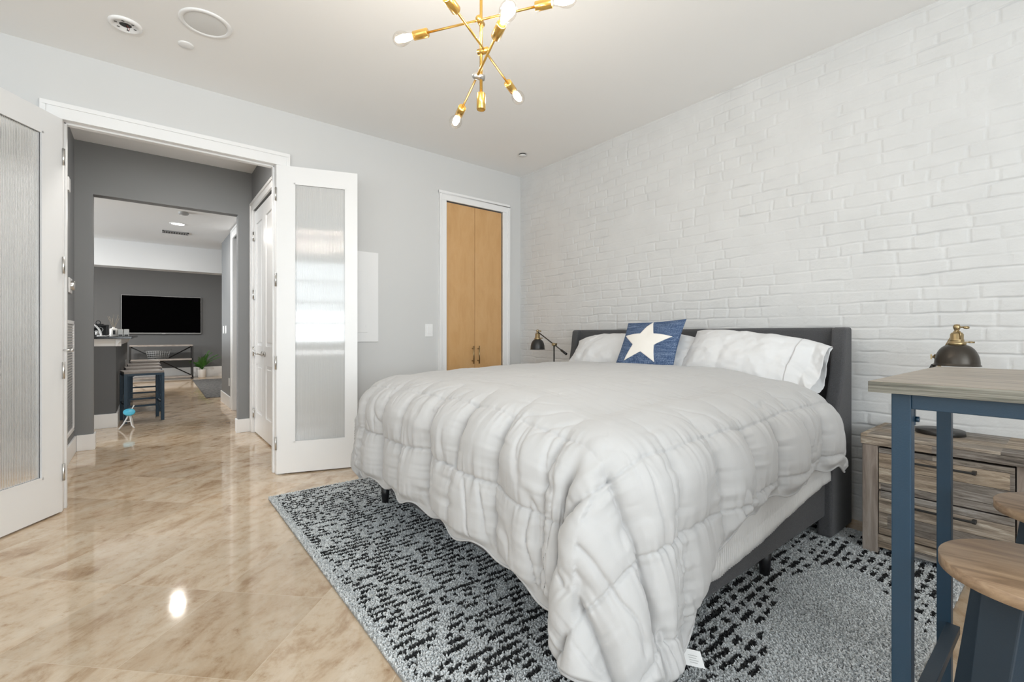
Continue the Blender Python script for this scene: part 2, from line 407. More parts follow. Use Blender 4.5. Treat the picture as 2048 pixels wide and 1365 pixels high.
# ------------------------------------------------------------------ mesh building
class MB:
    """collects shapes and becomes ONE mesh"""

    def __init__(self):
        self.v = []; self.f = []; self.s = []

    def add(self, verts, faces, smooth=False):
        o = len(self.v)
        self.v += [tuple(p) for p in verts]
        self.f += [tuple(i + o for i in q) for q in faces]
        self.s += [smooth] * len(faces)
        return self

    def box(self, a, b, mat=None):
        (x0, y0, z0), (x1, y1, z1) = a, b
        x0, x1 = min(x0, x1), max(x0, x1); y0, y1 = min(y0, y1), max(y0, y1); z0, z1 = min(z0, z1), max(z0, z1)
        vs = [(x0, y0, z0), (x1, y0, z0), (x1, y1, z0), (x0, y1, z0), (x0, y0, z1), (x1, y0, z1), (x1, y1, z1), (x0, y1, z1)]
        if mat is not None:
            vs = [tuple(mat @ Vector(p)) for p in vs]
        return self.add(vs, [(0, 3, 2, 1), (4, 5, 6, 7), (0, 1, 5, 4), (1, 2, 6, 5), (2, 3, 7, 6), (3, 0, 4, 7)])

    def frame_of(self, d):
        d = Vector(d).normalized()
        a = Vector((0, 0, 1)) if abs(d.z) < 0.95 else Vector((1, 0, 0))
        u = d.cross(a).normalized(); w = d.cross(u).normalized()
        return u, w

    def cyl(self, p0, p1, r0, r1=None, n=16, cap=True, smooth=True):
        r1 = r0 if r1 is None else r1
        p0 = Vector(p0); p1 = Vector(p1)
        u, w_ = self.frame_of(p1 - p0)
        vs = []
        for p, r in ((p0, r0), (p1, r1)):
            for k in range(n):
                t = 2 * PI * k / n
                vs.append(p + u * (r * math.cos(t)) + w_ * (r * math.sin(t)))
        fs = [(k, (k + 1) % n, n + (k + 1) % n, n + k) for k in range(n)]
        self.add(vs, fs, smooth)
        if cap:
            self.add(vs[:n], [tuple(range(n))[::-1]]); self.add(vs[n:], [tuple(range(n))])
        return self

    def tube(self, pts, r, n=8, closed=False):
        pts = [Vector(p) for p in pts]
        m = len(pts); vs = []
        u = None
        for i, p in enumerate(pts):
            a = pts[i - 1] if (i > 0 or closed) else p
            b = pts[(i + 1) % m] if (i < m - 1 or closed) else p
            d = (b - a).normalized()
            if u is None:
                u, w_ = self.frame_of(d)
            else:
                u = (u - d * u.dot(d)).normalized(); w_ = d.cross(u).normalized()
            rr = r[i] if isinstance(r, (list, tuple)) else r
            for k in range(n):
                t = 2 * PI * k / n
                vs.append(p + u * (rr * math.cos(t)) + w_ * (rr * math.sin(t)))
        fs = []
        for i in range(m if closed else m - 1):
            j = (i + 1) % m
            for k in range(n):
                fs.append((i * n + k, i * n + (k + 1) % n, j * n + (k + 1) % n, j * n + k))
        self.add(vs, fs, True)
        if not closed:
            self.add(vs[:n], [tuple(range(n))[::-1]]); self.add(vs[-n:], [tuple(range(n))])
        return self

    def lathe(self, prof, c, axis=(0, 0, 1), n=32, smooth=True):
        """prof: list of (radius, height along axis)"""
        c = Vector(c); ax = Vector(axis).normalized(); u, w_ = self.frame_of(ax)
        vs = []
        for (r, z) in prof:
            for k in range(n):
                t = 2 * PI * k / n
                vs.append(c + ax * z + u * (r * math.cos(t)) + w_ * (r * math.sin(t)))
        fs = []
        for i in range(len(prof) - 1):
            for k in range(n):
                fs.append((i * n + k, i * n + (k + 1) % n, (i + 1) * n + (k + 1) % n, (i + 1) * n + k))
        return self.add(vs, fs, smooth)

    def prism(self, poly, origin, eu, ev, en, t):
        """2-D polygon (u, v) placed with axes eu, ev and extruded t along en"""
        o = Vector(origin); eu = Vector(eu); ev = Vector(ev); en = Vector(en)
        n = len(poly)
        a = [o + eu * p[0] + ev * p[1] for p in poly]
        b = [p + en * t for p in a]
        fs = [tuple(range(n))[::-1], tuple(range(n, 2 * n))] + [(k, (k + 1) % n, n + (k + 1) % n, n + k) for k in range(n)]
        return self.add(a + b, fs)

    def build(self, name, mat, parent=None, bevel=0.0, segs=2):
        me = bpy.data.meshes.new(name)
        off = Vector((0, 0, 0))
        p = parent
        while p is not None:
            off += p.location; p = p.parent
        me.from_pydata([tuple(Vector(q) - off) for q in self.v], [], self.f)
        me.polygons.foreach_set('use_smooth', self.s)
        bm = bmesh.new(); bm.from_mesh(me)
        bmesh.ops.remove_doubles(bm, verts=bm.verts, dist=1e-5)
        bmesh.ops.recalc_face_normals(bm, faces=bm.faces)
        bm.to_mesh(me); bm.free()
        me.materials.append(mat)
        o = bpy.data.objects.new(name, me)
        COL.objects.link(o)
        o.parent = parent
        if bevel:
            b = o.modifiers.new('bevel', 'BEVEL'); b.width = bevel; b.segments = segs; b.limit_method = 'ANGLE'; b.angle_limit = math.radians(40)
            b.harden_normals = False
        return o


def grid_obj(name, V, mat, parent=None, smooth=True, closed_u=False):
    """V: array (nu, nv, 3)"""
    nu, nv = V.shape[:2]
    off = Vector((0, 0, 0)); p = parent
    while p is not None:
        off += p.location; p = p.parent
    co = (V.reshape(-1, 3) - np.array(off)).astype(np.float32)
    i, j = np.meshgrid(np.arange(nu if closed_u else nu - 1), np.arange(nv - 1), indexing='ij')
    i2 = (i + 1) % nu
    q = np.stack([i * nv + j, i2 * nv + j, i2 * nv + j + 1, i * nv + j + 1], -1).reshape(-1, 4)
    return raw_mesh(name, co, q, mat, parent, smooth)


def raw_mesh(name, co, faces, mat, parent=None, smooth=True):
    me = bpy.data.meshes.new(name)
    n = faces.shape[1]
    me.vertices.add(len(co)); me.vertices.foreach_set('co', np.ascontiguousarray(co, np.float32).ravel())
    me.loops.add(faces.size); me.loops.foreach_set('vertex_index', np.ascontiguousarray(faces, np.int32).ravel())
    me.polygons.add(len(faces)); me.polygons.foreach_set('loop_start', np.arange(0, faces.size, n, dtype=np.int32))
    me.polygons.foreach_set('use_smooth', np.full(len(faces), smooth))
    me.update(calc_edges=True); me.validate()
    me.materials.append(mat)
    o = bpy.data.objects.new(name, me)
    COL.objects.link(o)
    o.parent = parent
    return o


def tag(o, label, cat, group=None, kind=None):
    o['label'] = label; o['category'] = cat
    if group: o['group'] = group
    if kind: o['kind'] = kind
    return o


def empty(name, loc, label, cat, group=None, kind=None):
    o = bpy.data.objects.new(name, None)
    o.empty_display_size = 0.05
    COL.objects.link(o)
    o.location = loc
    return tag(o, label, cat, group, kind)


def copy_tree(o, parent=None):
    c = o.copy(); COL.objects.link(c)
    c.parent = parent
    for ch in list(o.children):
        copy_tree(ch, c)
    return c


def struct(name, mb, mat, label, cat, bevel=0.0):
    o = mb.build(name, mat, None, bevel)
    return tag(o, label, cat, kind='structure')


# ================================================================== SETTING
CZ = 2.875      # bedroom ceiling
YB = 3.97       # back wall face
XR = 3.30       # brick wall plane
XL = -2.60      # left wall face
YR = -2.50      # rear wall face
HZ = 2.94       # hall ceiling
LZ = 2.64       # unseen recessed lights added to brighten the hall and the living room
def downlight(x, y, z, power, label):
    o = empty('downlight', (x, y, z), label, 'downlight')
    m = MB(); m.lathe([(.095, 0), (.095, -.005), (.078, -.007), (.076, -.002)], o.location, n=32); m.build('trim_ring', M['plastic'], o)
    m = MB(); m.lathe([(.077, -.003), (.0005, -.004)], o.location, n=32); m.build('lens', M['warmlens'], o)
    d = bpy.data.lights.new('downlight_lamp', 'AREA'); d.shape = 'DISK'; d.size = .15; d.energy = power; d.color = (1, .96, .90)
    lo = bpy.data.objects.new('downlight_lamp', d); COL.objects.link(lo); lo.parent = o; lo.location = (0, 0, -.012)


downlight(.2, 4.36, HZ, 26, 'unseen round recessed downlight added to brighten the hall just past the french doors')
downlight(-1.6, 8.2, LZ, 45, 'unseen round recessed downlight added over the kitchen side of the bar')
downlight(-1.2, 11.9, 2.95, 60, 'unseen round recessed downlight added near the television wall, left side')
downlight(.9, 11.9, 2.95, 60, 'unseen round recessed downlight added near the television wall, right side')

# living room ceiling

m = MB(); m.box((XL - .2, YR - .2, -0.05), (6.0, 15.0, 0.0))
m.box((-6.0, 5.9, -0.05), (XL - .2, 15.0, 0.0))
struct('floor', m, M['floor'], 'polished cream and brown travertine tile floor laid on the diagonal', 'floor')

m = MB(); m.box((XL - .15, YR - .15, CZ), (XR + .2, YB + .14, CZ + .1))
struct('ceiling', m, M['ceil'], 'plain white bedroom ceiling', 'ceiling')

# back wall with the french door opening (x -0.409..0.791) and the closet recess
OX0, OX1, OZ = -0.425, 0.807, 2.458
TB = 0.13
m = MB()
m.box((XL - .15, YB, 0), (OX0, YB + TB, CZ))
m.box((OX1, YB, 0), (2.31, YB + TB, CZ))
m.box((3.05, YB, 0), (XR + .15, YB + TB, CZ))
m.box((OX0, YB, OZ), (OX1, YB + TB, CZ))
m.box((2.31, YB, 2.45), (3.05, YB + TB, CZ))
m.box((2.31, YB + .08, 0), (3.05, YB + TB, 2.45))
struct('wall_back', m, M['wall'], 'light grey painted wall with the french doors and closet', 'wall')

# left wall with an added window for light, rear wall with windows (behind the camera)
m = MB()
m.box((XL - .12, YR - .12, 0), (XL, -.7, CZ)); m.box((XL - .12, 1.9, 0), (XL, YB + TB, CZ))
m.box((XL - .12, -.7, 0), (XL, 1.9, .87)); m.box((XL - .12, -.7, 2.57), (XL, 1.9, CZ))
struct('wall_left', m, M['wall'], 'light grey painted wall with an added wide window', 'wall')
m = MB()
RWX0, RWX1, RWZ0, RWZ1 = -2.40, 1.70, 0.90, 2.68
m.box((XL - .12, YR - .12, 0), (RWX0, YR, CZ)); m.box((RWX1, YR - .12, 0), (XR + .15, YR, CZ))
m.box((RWX0, YR - .12, 0), (RWX1, YR, RWZ0)); m.box((RWX0, YR - .12, RWZ1), (RWX1, YR, CZ))
struct('wall_rear', m, M['wall'], 'light grey painted wall with a wide row of windows', 'wall')


def window(name, ax, fixed, a0, a1, z0, z1, nv, nh, label):
    """ax 'x': spans x at y=fixed; ax 'y': spans y at x=fixed"""
    r = empty(name, (fixed if ax == 'y' else (a0 + a1) / 2, fixed if ax == 'x' else (a0 + a1) / 2, z0), label, 'window', kind='structure')
    f = MB()
    def bx(p0, p1, q0, q1, d=.04):
        if ax == 'x': f.box((p0, fixed - d, q0), (p1, fixed + d, q1))
        else: f.box((fixed - d, p0, q0), (fixed + d, p1, q1))
    bx(a0, a1, z0, z0 + .05); bx(a0, a1, z1 - .05, z1); bx(a0, a0 + .05, z0, z1); bx(a1 - .05, a1, z0, z1)
    for k in range(1, nv):
        c = a0 + (a1 - a0) * k / nv; bx(c - .03, c + .03, z0, z1, .03)
    for k in range(1, nh):
        c = z0 + (z1 - z0) * k / nh; bx(a0, a1, c - .018, c + .018, .02)
    f.build('window_frame', M['trim'], r, .004)
    g = MB()
    if ax == 'x': g.box((a0, fixed - .003, z0), (a1, fixed + .003, z1))
    else: g.box((fixed - .003, a0, z0), (fixed + .003, a1, z1))
    g.build('pane', M['pane'], r)


window('window_1', 'x', YR - .06, RWX0, RWX1, RWZ0, RWZ1, 2, 4, 'wide white framed window of the wall behind the bed foot')
window('window_added_left', 'y', XL - .06, -.7, 1.9, .87, 2.57, 2, 3, 'white framed window added to the unseen left wall to let in light')  # invented opening so light enters from the left

# brick wall as real relief
def brick_wall():
    y0, y1, z0, z1 = -2.5, YB, 0.0, CZ
    ys = np.concatenate([np.arange(y0, -0.5, 0.03), np.arange(-0.5, y1 + 1e-6, 0.0075)]); ys[-1] = y1
    zs = np.linspace(z0, z1, 700)
    Y, Z = np.meshgrid(ys, zs, indexing='ij')
    c = 0.0715
    yw = Y + 0.012 * fbm(Y * 9, Z * 9, 3) * 2
    zw = Z + 0.014 * fbm(Y * 5, Z * 11, 5) * 2 + 0.004 * np.sin(Y * 2.1 + 1)
    row = np.floor(zw / c)
    fz = zw / c - row
    header = (row.astype(int) % 5) == 2
    Lb = np.where(header, 0.112, 0.213)
    off = _h(row, row * 0, 11) * 0.2
    u = (yw + off) / Lb
    col_ = np.floor(u); fu = u - col_
    dz = np.minimum(fz, 1 - fz) * c
    dy = np.minimum(fu, 1 - fu) * Lb * 0.8
    jit = (_h(row, col_, 21) - 0.5) * 0.0016
    pr = sstep(0.000, 0.007, dz + 0.003 * fbm(Y * 40, Z * 40, 8)) * sstep(0.0, 0.007, dy + 0.003 * fbm(Y * 40, Z * 40, 9))
    fill = sstep(-0.10, 0.22, fbm(Y * 3.5, Z * 3.5, 31))          # joints partly filled with paint
    depth = 0.0009 + 0.0038 * (1 - fill)
    hgt = depth * (pr - 1) + .0008 * (sstep(0.0, 0.006, dy) - 1) + jit + 0.0024 * fbm(Y * 10, Z * 20, 41) + 0.0016 * fbm(Y * 60, Z * 60, 43)
    # hairline cracks under some courses
    cr = np.exp(-((fz - 0.05) * c / 0.0032) ** 2) * sstep(0.08, 0.20, fbm(Y * 4, row * 3.3, 55) + .05 * (1.2 - Z) + .03 * (1.5 - Y))
    hgt -= 0.008 * cr
    X = XR - 0.012 - hgt
    V = np.stack([X, Y, Z], -1)
    o = grid_obj('wall_right', V[::-1], M['brick'])
    # thickness behind the face
    tag(o, 'white painted brick wall behind the bed', 'wall', kind='structure')
    m = MB(); m.box((XR + .02, YR - .1, 0), (XR + .15, YB + TB, CZ))
    b = m.build('wall_core', M['brick'], o)


brick_wall()

# hall and living room shell
HL, HR, HE = -0.535, 0.935, 5.93
m = MB()
m.box((HL - .12, YB + TB, 0), (HL, 6.05, HZ))
struct('wall_hall_left', m, M['hall_wall'], 'grey hall wall with the louvred vent and thermostat', 'wall')
m = MB()
m.box((HR, YB + TB, 0), (HR + .12, 4.78, HZ)); m.box((HR, 5.86, 0), (HR + .12, 6.06, HZ)); m.box((HR, 4.78, 2.50), (HR + .12, 5.86, HZ))
struct('wall_hall_right', m, M['hall_wall'], 'grey hall wall above and around the white closet doors', 'wall')
m = MB()
m.box((HL - .12, HE, 0), (-.405, HE + .12, HZ)); m.box((.80, HE, 0), (HR + .12, HE + .12, HZ)); m.box((-.405, HE, 2.448), (.80, HE + .12, HZ))
struct('wall_hall_end', m, M['hall_wall'], 'grey wall with the square opening at the end of the hall', 'wall')
m = MB(); m.box((HL - .12, YB + TB, HZ), (HR + .12, HE + .12, HZ + .1))
struct('ceiling_hall', m, M['hallceil'], 'white ceiling of the short hall', 'ceiling')
m = MB(); m.box((-4.0, HE + .12, LZ), (4.0, 9.80, LZ + .1))
struct('ceiling_living', m, M['hallceil'], 'white living room ceiling with a downlight and a vent', 'ceiling')
m = MB(); m.box((-4.0, 9.80, 2.215), (4.0, 10.10, LZ + .3))
struct('trim_beam', m, M['trim'], 'white dropped beam across the living room ceiling', 'beam')
m = MB(); m.box((-4.0, 10.10, 2.95), (4.0, 14.6, 3.05))
struct('ceiling_far', m, M['hallceil'], 'white ceiling over the television end', 'ceiling')
m = MB(); m.box((-4.0, 14.45, 0), (4.0, 14.6, 3.0))
struct('wall_far', m, M['dark_wall'], 'dark grey wall carrying the television', 'wall')
m = MB(); m.box((.98, HE + .12, 0), (1.10, 6.30, LZ)); m.box((.98, 7.72, 0), (1.10, 9.03, LZ)); m.box((.98, 6.30, 2.5), (1.10, 7.72, LZ))
struct('wall_living_right', m, M['hall_wall'], 'grey living room wall with two light switches', 'wall')
m = MB(); m.box((1.10, 8.93, 0), (4.0, 9.03, LZ))
struct('wall_living_return', m, M['hall_wall'], 'grey return wall turning right past the light switches', 'wall')
m = MB(); m.box((-4.1, HE + .12, 0), (-4.0, 6.7, 3.0)); m.box((-4.1, 9.3, 0), (-4.0, 10.3, 3.0)); m.box((-4.1, 6.7, 0), (-4.0, 9.3, .95)); m.box((-4.1, 6.7, 2.45), (-4.0, 9.3, 3.0)); m.box((-4.1, 13.5, 0), (-4.0, 14.6, 3.0)); m.box((-4.1, 10.3, 0), (-4.0, 13.5, .9)); m.box((-4.1, 10.3, 2.7), (-4.0, 13.5, 3.0))
struct('wall_living_left', m, M['hall_wall'], 'grey living room wall with two added windows', 'wall')
window('window_added_kitchen', 'y', -4.05, 6.7, 9.3, .95, 2.45, 2, 2, 'white framed window added on the unseen kitchen side to let in light')  # made-up window, gives the kitchen side ceiling and beam more light
window('window_added_living', 'y', -4.05, 10.3, 13.5, .9, 2.7, 3, 2, 'white framed window added in the unseen part of the living room for light')  # made-up window that feeds light to the television end
m = MB(); m.box((4.0, 8.9, 0), (4.1, 14.6, 3.0))
struct('wall_living_end', m, M['hall_wall'], 'grey end wall of the living room', 'wall')
m = MB(); m.box((-4.1, HE + .02, 0), (HL - .12, HE + .12, LZ + .1))
struct('wall_living_near', m, M['hall_wall'], 'grey living room wall beside the hall opening', 'wall')
m = MB(); m.box((1.10, HE, 0), (1.2, 9.0, LZ))
struct('wall_side_room', m, M['hall_wall'], 'grey wall of the side room', 'wall')

# half wall (bar) with moulded cap
bar = empty('bar_counter', (-.9, 9.3, 0), 'dark grey half-wall bar with white moulding and a dark stone top beside the stools', 'bar counter')
m = MB(); m.box((-1.6, 7.2, 0), (-.29, 11.3, .965)); m.build('half_wall', M['dark_wall'], bar)
m = MB()
prof = [(0, 0), (.012, 0), (.020, .03), (.045, .06), (.052, .085), (0, .085)]
m.prism([(p[0], p[1]) for p in prof], (-1.6, 7.2, .965), (0, -1, 0), (0, 0, 1), (1, 0, 0), 1.36)
m.prism([(p[0], p[1]) for p in prof], (-.29, 7.15, .965), (1, 0, 0), (0, 0, 1), (0, 1, 0), 4.15)
m.build('moulding', M['trim'], bar)
m = MB(); m.box((-1.65, 7.10, 1.051), (-.14, 11.4, 1.080)); m.build('countertop', M['granite'], bar, .004)
m = MB(); m.box((-1.6, 7.183, 0), (-.273, 7.2, .165)); m.box((-.29, 7.183, 0), (-.273, 11.3, .165)); m.build('skirting', M['trim'], bar, .003)
m = MB(); m.box((-.2895, 10.35, .55), (-.283, 10.43, .665)); m.build('outlet', M['plastic'], bar)

# ------------------------------------------------------------------ trim
def baseboard(name, segs, label, h=.15, t=.016):
    m = MB()
    for (x0, y0, x1, y1) in segs:
        m.box((x0, y0, 0), (x1, y1, h)); 
    struct(name, m, M['trim'], label, 'baseboard', .004)


t = .016
baseboard('baseboard_back', [(XL, YB - t, -.54, YB), (.90, YB - t, 2.235, YB), (3.117, YB - t, XR - .02, YB)], 'white baseboard along the light grey wall')
baseboard('baseboard_left', [(XL, YR, XL + t, YB - t)], 'white baseboard along the left bedroom wall')
baseboard('baseboard_hall_left', [(HL, YB + TB, HL + t, HE - t)], 'white baseboard below the louvred vent')
baseboard('baseboard_hall_end', [(HL + t, HE - t, -.405 + t, HE), (-.405, HE, -.405 + t, HE + .12), (.80 - t, HE - t, HR - .02, HE), (.80 - t, HE, .80, HE + .12)], 'white baseboard around the hall end opening')
baseboard('baseboard_far', [(-4, 14.45 - t, 4, 14.45)], 'white baseboard below the television wall', h=.26)
baseboard('baseboard_living_right', [(.98 - t, 7.96, .98, 9.03), (.98 - t, 9.03, 1.1, 9.03 + t)], 'white baseboard below the two light switches', h=.17)


def casing(name, ax, fixed, sgn, a0, a1, ztop, label, wdt=.105, th=.020, jamb=None):
    """door casing: legs and head around opening a0..a1; stands proud of the wall by th on side sgn"""
    m = MB()
    def bx(p0, p1, z0, z1, t0, t1):
        if ax == 'x': m.box((p0, fixed + sgn * t0, z0), (p1, fixed + sgn * t1, z1))
        else: m.box((fixed + sgn * t0, p0, z0), (fixed + sgn * t1, p1, z1))
    for (p0, p1, z0, z1) in ((a0 - wdt, a0, 0, ztop), (a1, a1 + wdt, 0, ztop), (a0 - wdt, a1 + wdt, ztop, ztop + wdt)):
        bx(p0, p1, z0, z1, 0, th * .75)
    # raised outer band
    for (p0, p1, z0, z1) in ((a0 - wdt, a0 - wdt + .028, 0, ztop + wdt - .028), (a1 + wdt - .028, a1 + wdt, 0, ztop + wdt - .028), (a0 - wdt, a1 + wdt, ztop + wdt - .028, ztop + wdt)):
        bx(p0, p1, z0, z1, 0, th * 1.25)
    if jamb:
        for (p0, p1, z0, z1) in ((a0 - .012, a0 + .002, 0, ztop + .012), (a1 - .002, a1 + .012, 0, ztop + .012), (a0, a1, ztop + .008, ztop + .020)):
            bx(p0, p1, z0, z1, -jamb, .002)
        for (p0, p1, z0, z1) in ((a0, a0 + .014, 0, ztop + .008), (a1 - .014, a1, 0, ztop + .008), (a0, a1, ztop - .004, ztop + .012)):
            bx(p0, p1, z0, z1, -jamb * .72, -jamb * .42)
    struct(name, m, M['trim'], label, 'door casing', .003)


casing('trim_1', 'x', YB, -1, OX0 + .013, OX1 - .013, 2.439, 'white casing and jamb around the french door opening', .098, jamb=TB + .01)
casing('trim_2', 'x', YB, -1, 2.327, 3.032, 2.437, 'white casing around the maple closet doors', .089)
casing('trim_3', 'y', HR, -1, 4.80, 5.84, 2.498, 'white casing around the pair of panelled hall closet doors', .09, jamb=.1)
casing('trim_4', 'y', .98, -1, 6.32, 7.70, 2.50, 'white casing of the doorway past the hall opening', .12, jamb=.11)

# ------------------------------------------------------------------ french door leaves
def leaf(name, hx, hy, dx, dy, flip, label, extra=None):
    """hinge point, unit direction of the leaf; flip +1/-1: side (local n) where the thickness goes"""
    W, Hh, z0, T = .600, 2.432, .010, .036
    r = empty(name, (hx, hy, 0), label, 'door', kind='structure')
    n = Vector((-dy, dx, 0)) * flip
    d = Vector((dx, dy, 0))
    Mx = Matrix(((d.x, n.x, 0, hx), (d.y, n.y, 0, hy), (0, 0, 1, 0), (0, 0, 0, 1)))
    m = MB()
    g0, g1, q0, q1 = .122, .514, .245, 2.303
    for (a, b) in (((0, 0, z0), (g0, T, Hh)), ((g1, 0, z0), (W, T, Hh)), ((g0, 0, z0), (g1, T, q0)), ((g0, 0, q1), (g1, T, Hh))):
        m.box(a, b, Mx)
    m.build('leaf_frame', M['trim'], r)
    m = MB()       # glazing bead
    e = .012
    for (a, b) in (((g0, -.001, q0), (g0 + e, .010, q1)), ((g1 - e, -.001, q0), (g1, .010, q1)), ((g0, -.001, q0), (g1, .010, q0 + e)), ((g0, -.001, q1 - e), (g1, .010, q1)),
                   ((g0, T - .010, q0), (g0 + e, T + .001, q1)), ((g1 - e, T - .010, q0), (g1, T + .001, q1)), ((g0, T - .010, q0), (g1, T + .001, q0 + e)), ((g0, T - .010, q1 - e), (g1, T + .001, q1))):
        m.box(a, b, Mx)
    m.build('glazing_bead', M['trim'], r, .002)
    # reeded pane: ribs run vertically
    nr = 44; per = 8
    us = np.linspace(g0, g1, nr * per + 1)
    ph = (us - g0) / (g1 - g0) * nr
    bulge = .0010 * np.abs(np.sin(PI * ph)) ** 0.8
    zs = np.array([q0, q1])
    ring_u = np.concatenate([us, us[::-1]]); ring_n = np.concatenate([.014 - bulge, .022 + 0 * bulge])
    V = np.zeros((len(ring_u), 2, 3))
    for k, z in enumerate(zs):
        V[:, k, 0] = hx + d.x * ring_u + n.x * ring_n
        V[:, k, 1] = hy + d.y * ring_u + n.y * ring_n
        V[:, k, 2] = z
    grid_obj('reeded_pane', V, M['reeded'], r, True, closed_u=True)
    for z in (.25, .88, 1.53, 2.20):
        m = MB()
        m.cyl((hx - d.x * .004 - n.x * .004, hy - d.y * .004 - n.y * .004, z - .052), (hx - d.x * .004 - n.x * .004, hy - d.y * .004 - n.y * .004, z + .052), .0075, n=10)
        m.box((-.0025, .002, z - .05), (.001, T - .004, z + .05), Mx)
        m.build('hinge', M['chrome'], r)
    if extra: extra(r, Mx, d, n)
    return r


def doorstop(r, Mx, d, n):
    m = MB()
    p = Vector((r.location.x + .004, r.location.y - .004, 1.005))
    m.cyl(p, p + Vector((.035, -.006, 0)), .005, n=10)
    m.cyl(p + Vector((.035, -.006, 0)), p + Vector((.048, -.008, 0)), .010, n=12)
    m.build('doorstop', M['chrome'], r)


leaf('door_1', .791, 3.945, .94739, -.32009, 1, 'open white french door leaf with frosted reeded glass by the bed')
leaf('door_2', -.409, 3.941, -.562, -.827, -1, 'open white french door leaf with frosted reeded glass cut by the frame edge', doorstop)

# ------------------------------------------------------------------ maple closet doors
def maple(name, x0, x1, hxx, label):
    r = empty(name, ((x0 + x1) / 2, YB, 0), label, 'closet door', kind='structure')
    m = MB(); m.box((x0, YB + .012, .012), (x1, YB + .034, 2.428)); m.build('door_panel', M['maple'], r, .002)
    m = MB()
    m.cyl((hxx, YB - .022, .80), (hxx, YB - .022, .985), .0055, n=12)
    for z in (.83, .955): m.cyl((hxx, YB + .014, z), (hxx, YB - .022, z), .0045, n=10)
    m.build('bar_handle', M['antique'], r)


maple('door_3', 2.330, 2.678, 2.645, 'left leaf of the maple closet door pair')
maple('door_4', 2.682, 3.029, 2.716, 'right leaf of the maple closet door pair next to the brick corner')

# hall closet doors: white, two raised panels each
def panel_door(name, y0, y1, hinge_y, lever_y, sgn, label):
    r = empty(name, (HR, (y0 + y1) / 2, 0), label, 'closet door', kind='structure')
    x = HR + .012
    m = MB()
    sw = .095
    for (a0, a1, z0, z1) in ((y0, y0 + sw, .015, 2.475), (y1 - sw, y1, .015, 2.475), (y0 + sw, y1 - sw, .015, .24), (y0 + sw, y1 - sw, .78, .98), (y0 + sw, y1 - sw, 2.33, 2.475)):
        m.box((x, a0, z0), (x + .035, a1, z1))
    m.build('door_frame', M['trim'], r)
    for (z0, z1) in ((.24, .78), (.98, 2.33)):
        m = MB(); m.box((x + .011, y0 + sw, z0), (x + .028, y1 - sw, z1)); m.box((x + .004, y0 + sw + .035, z0 + .035), (x + .028, y1 - sw - .035, z1 - .035))
        m.build('panel', M['trim'], r, .006)
    for z in (.222, .913, 1.553, 2.205):
        m = MB(); m.cyl((x - .012, hinge_y, z - .05), (x - .012, hinge_y, z + .05), .007, n=10); m.box((x - .010, hinge_y - .03, z - .05), (x - .002, hinge_y + .03, z + .05)); m.build('hinge', M['chrome'], r)
    m = MB()
    m.cyl((x, lever_y, .90), (x - .010, lever_y, .90), .027, n=20)
    m.cyl((x - .008, lever_y, .90), (x - .048, lever_y, .90), .010, n=12)
    m.tube([(x - .048, lever_y, .90), (x - .050, lever_y + sgn * .03, .903), (x - .050, lever_y + sgn * .075, .898), (x - .048, lever_y + sgn * .115, .905)], .008, 10)
    m.build('lever_handle', M['chrome'], r)


panel_door('door_5', 5.322, 5.824, 5.832, 5.385, 1, 'white panelled hall closet door leaf farther down the hall')
panel_door('door_6', 4.816, 5.318, 4.808, 5.255, -1, 'white panelled hall closet door leaf nearer the french doors')

# ================================================================== CEILING AND WALL FIXTURES
o = empty('ceiling_speaker', (.262, 3.125, CZ), 'large round white ceiling speaker with a pale mesh face', 'speaker')
m = MB(); m.lathe([(.128, 0), (.128, -.004), (.122, -.008), (.106, -.008), (.104, -.004)], o.location, n=48); m.build('trim_ring', M['plastic'], o)
m = MB(); m.lathe([(.105, -.004), (.09, -.006), (.0005, -.007)], o.location, n=48); m.build('grille', pm('speaker_mesh', (.76, .76, .75), .8, bump=.6, bscale=900), o)

o = empty('smoke_detector', (-.096, 3.42, CZ), 'round white detector base on the ceiling with wires hanging out', 'smoke detector')
c = Vector(o.location)
m = MB(); m.lathe([(.077, 0), (.077, -.008), (.070, -.013), (.058, -.013), (.056, -.008), (.030, -.008), (.029, -.003), (.0005, -.003)], c, n=40); m.build('mounting_plate', M['plastic'], o)
m = MB(); m.lathe([(.0285, -.0035), (.0005, -.004)], c, n=24); m.build('wire_hole', M['dark_slot'], o)
for k in range(6):
    a = k * PI / 3 + .3
    m = MB(); m.box(c + Vector((.044 * math.cos(a) - .006, .044 * math.sin(a) - .003, -.0095)), c + Vector((.044 * math.cos(a) + .006, .044 * math.sin(a) + .003, -.0078))); m.build('screw_slot', M['dark_slot'], o)
m = MB(); m.tube([c + Vector((0, 0, -.003)), c + Vector((.008, -.004, -.02)), c + Vector((.012, -.002, -.035)), c + Vector((.02, -.01, -.044))], .0016, 6); m.build('black_wire', M['cable'], o)
m = MB(); m.tube([c + Vector((.004, 0, -.003)), c + Vector((.018, .004, -.018)), c + Vector((.016, -.004, -.034))], .0014, 6); m.build('red_wire', M['red_wire'], o)
m = MB(); m.tube([c + Vector((.016, -.004, -.034)), c + Vector((.020, -.008, -.042)), c + Vector((.014, -.012, -.046))], .0035, 8); m.build('connector', M['plastic'], o)

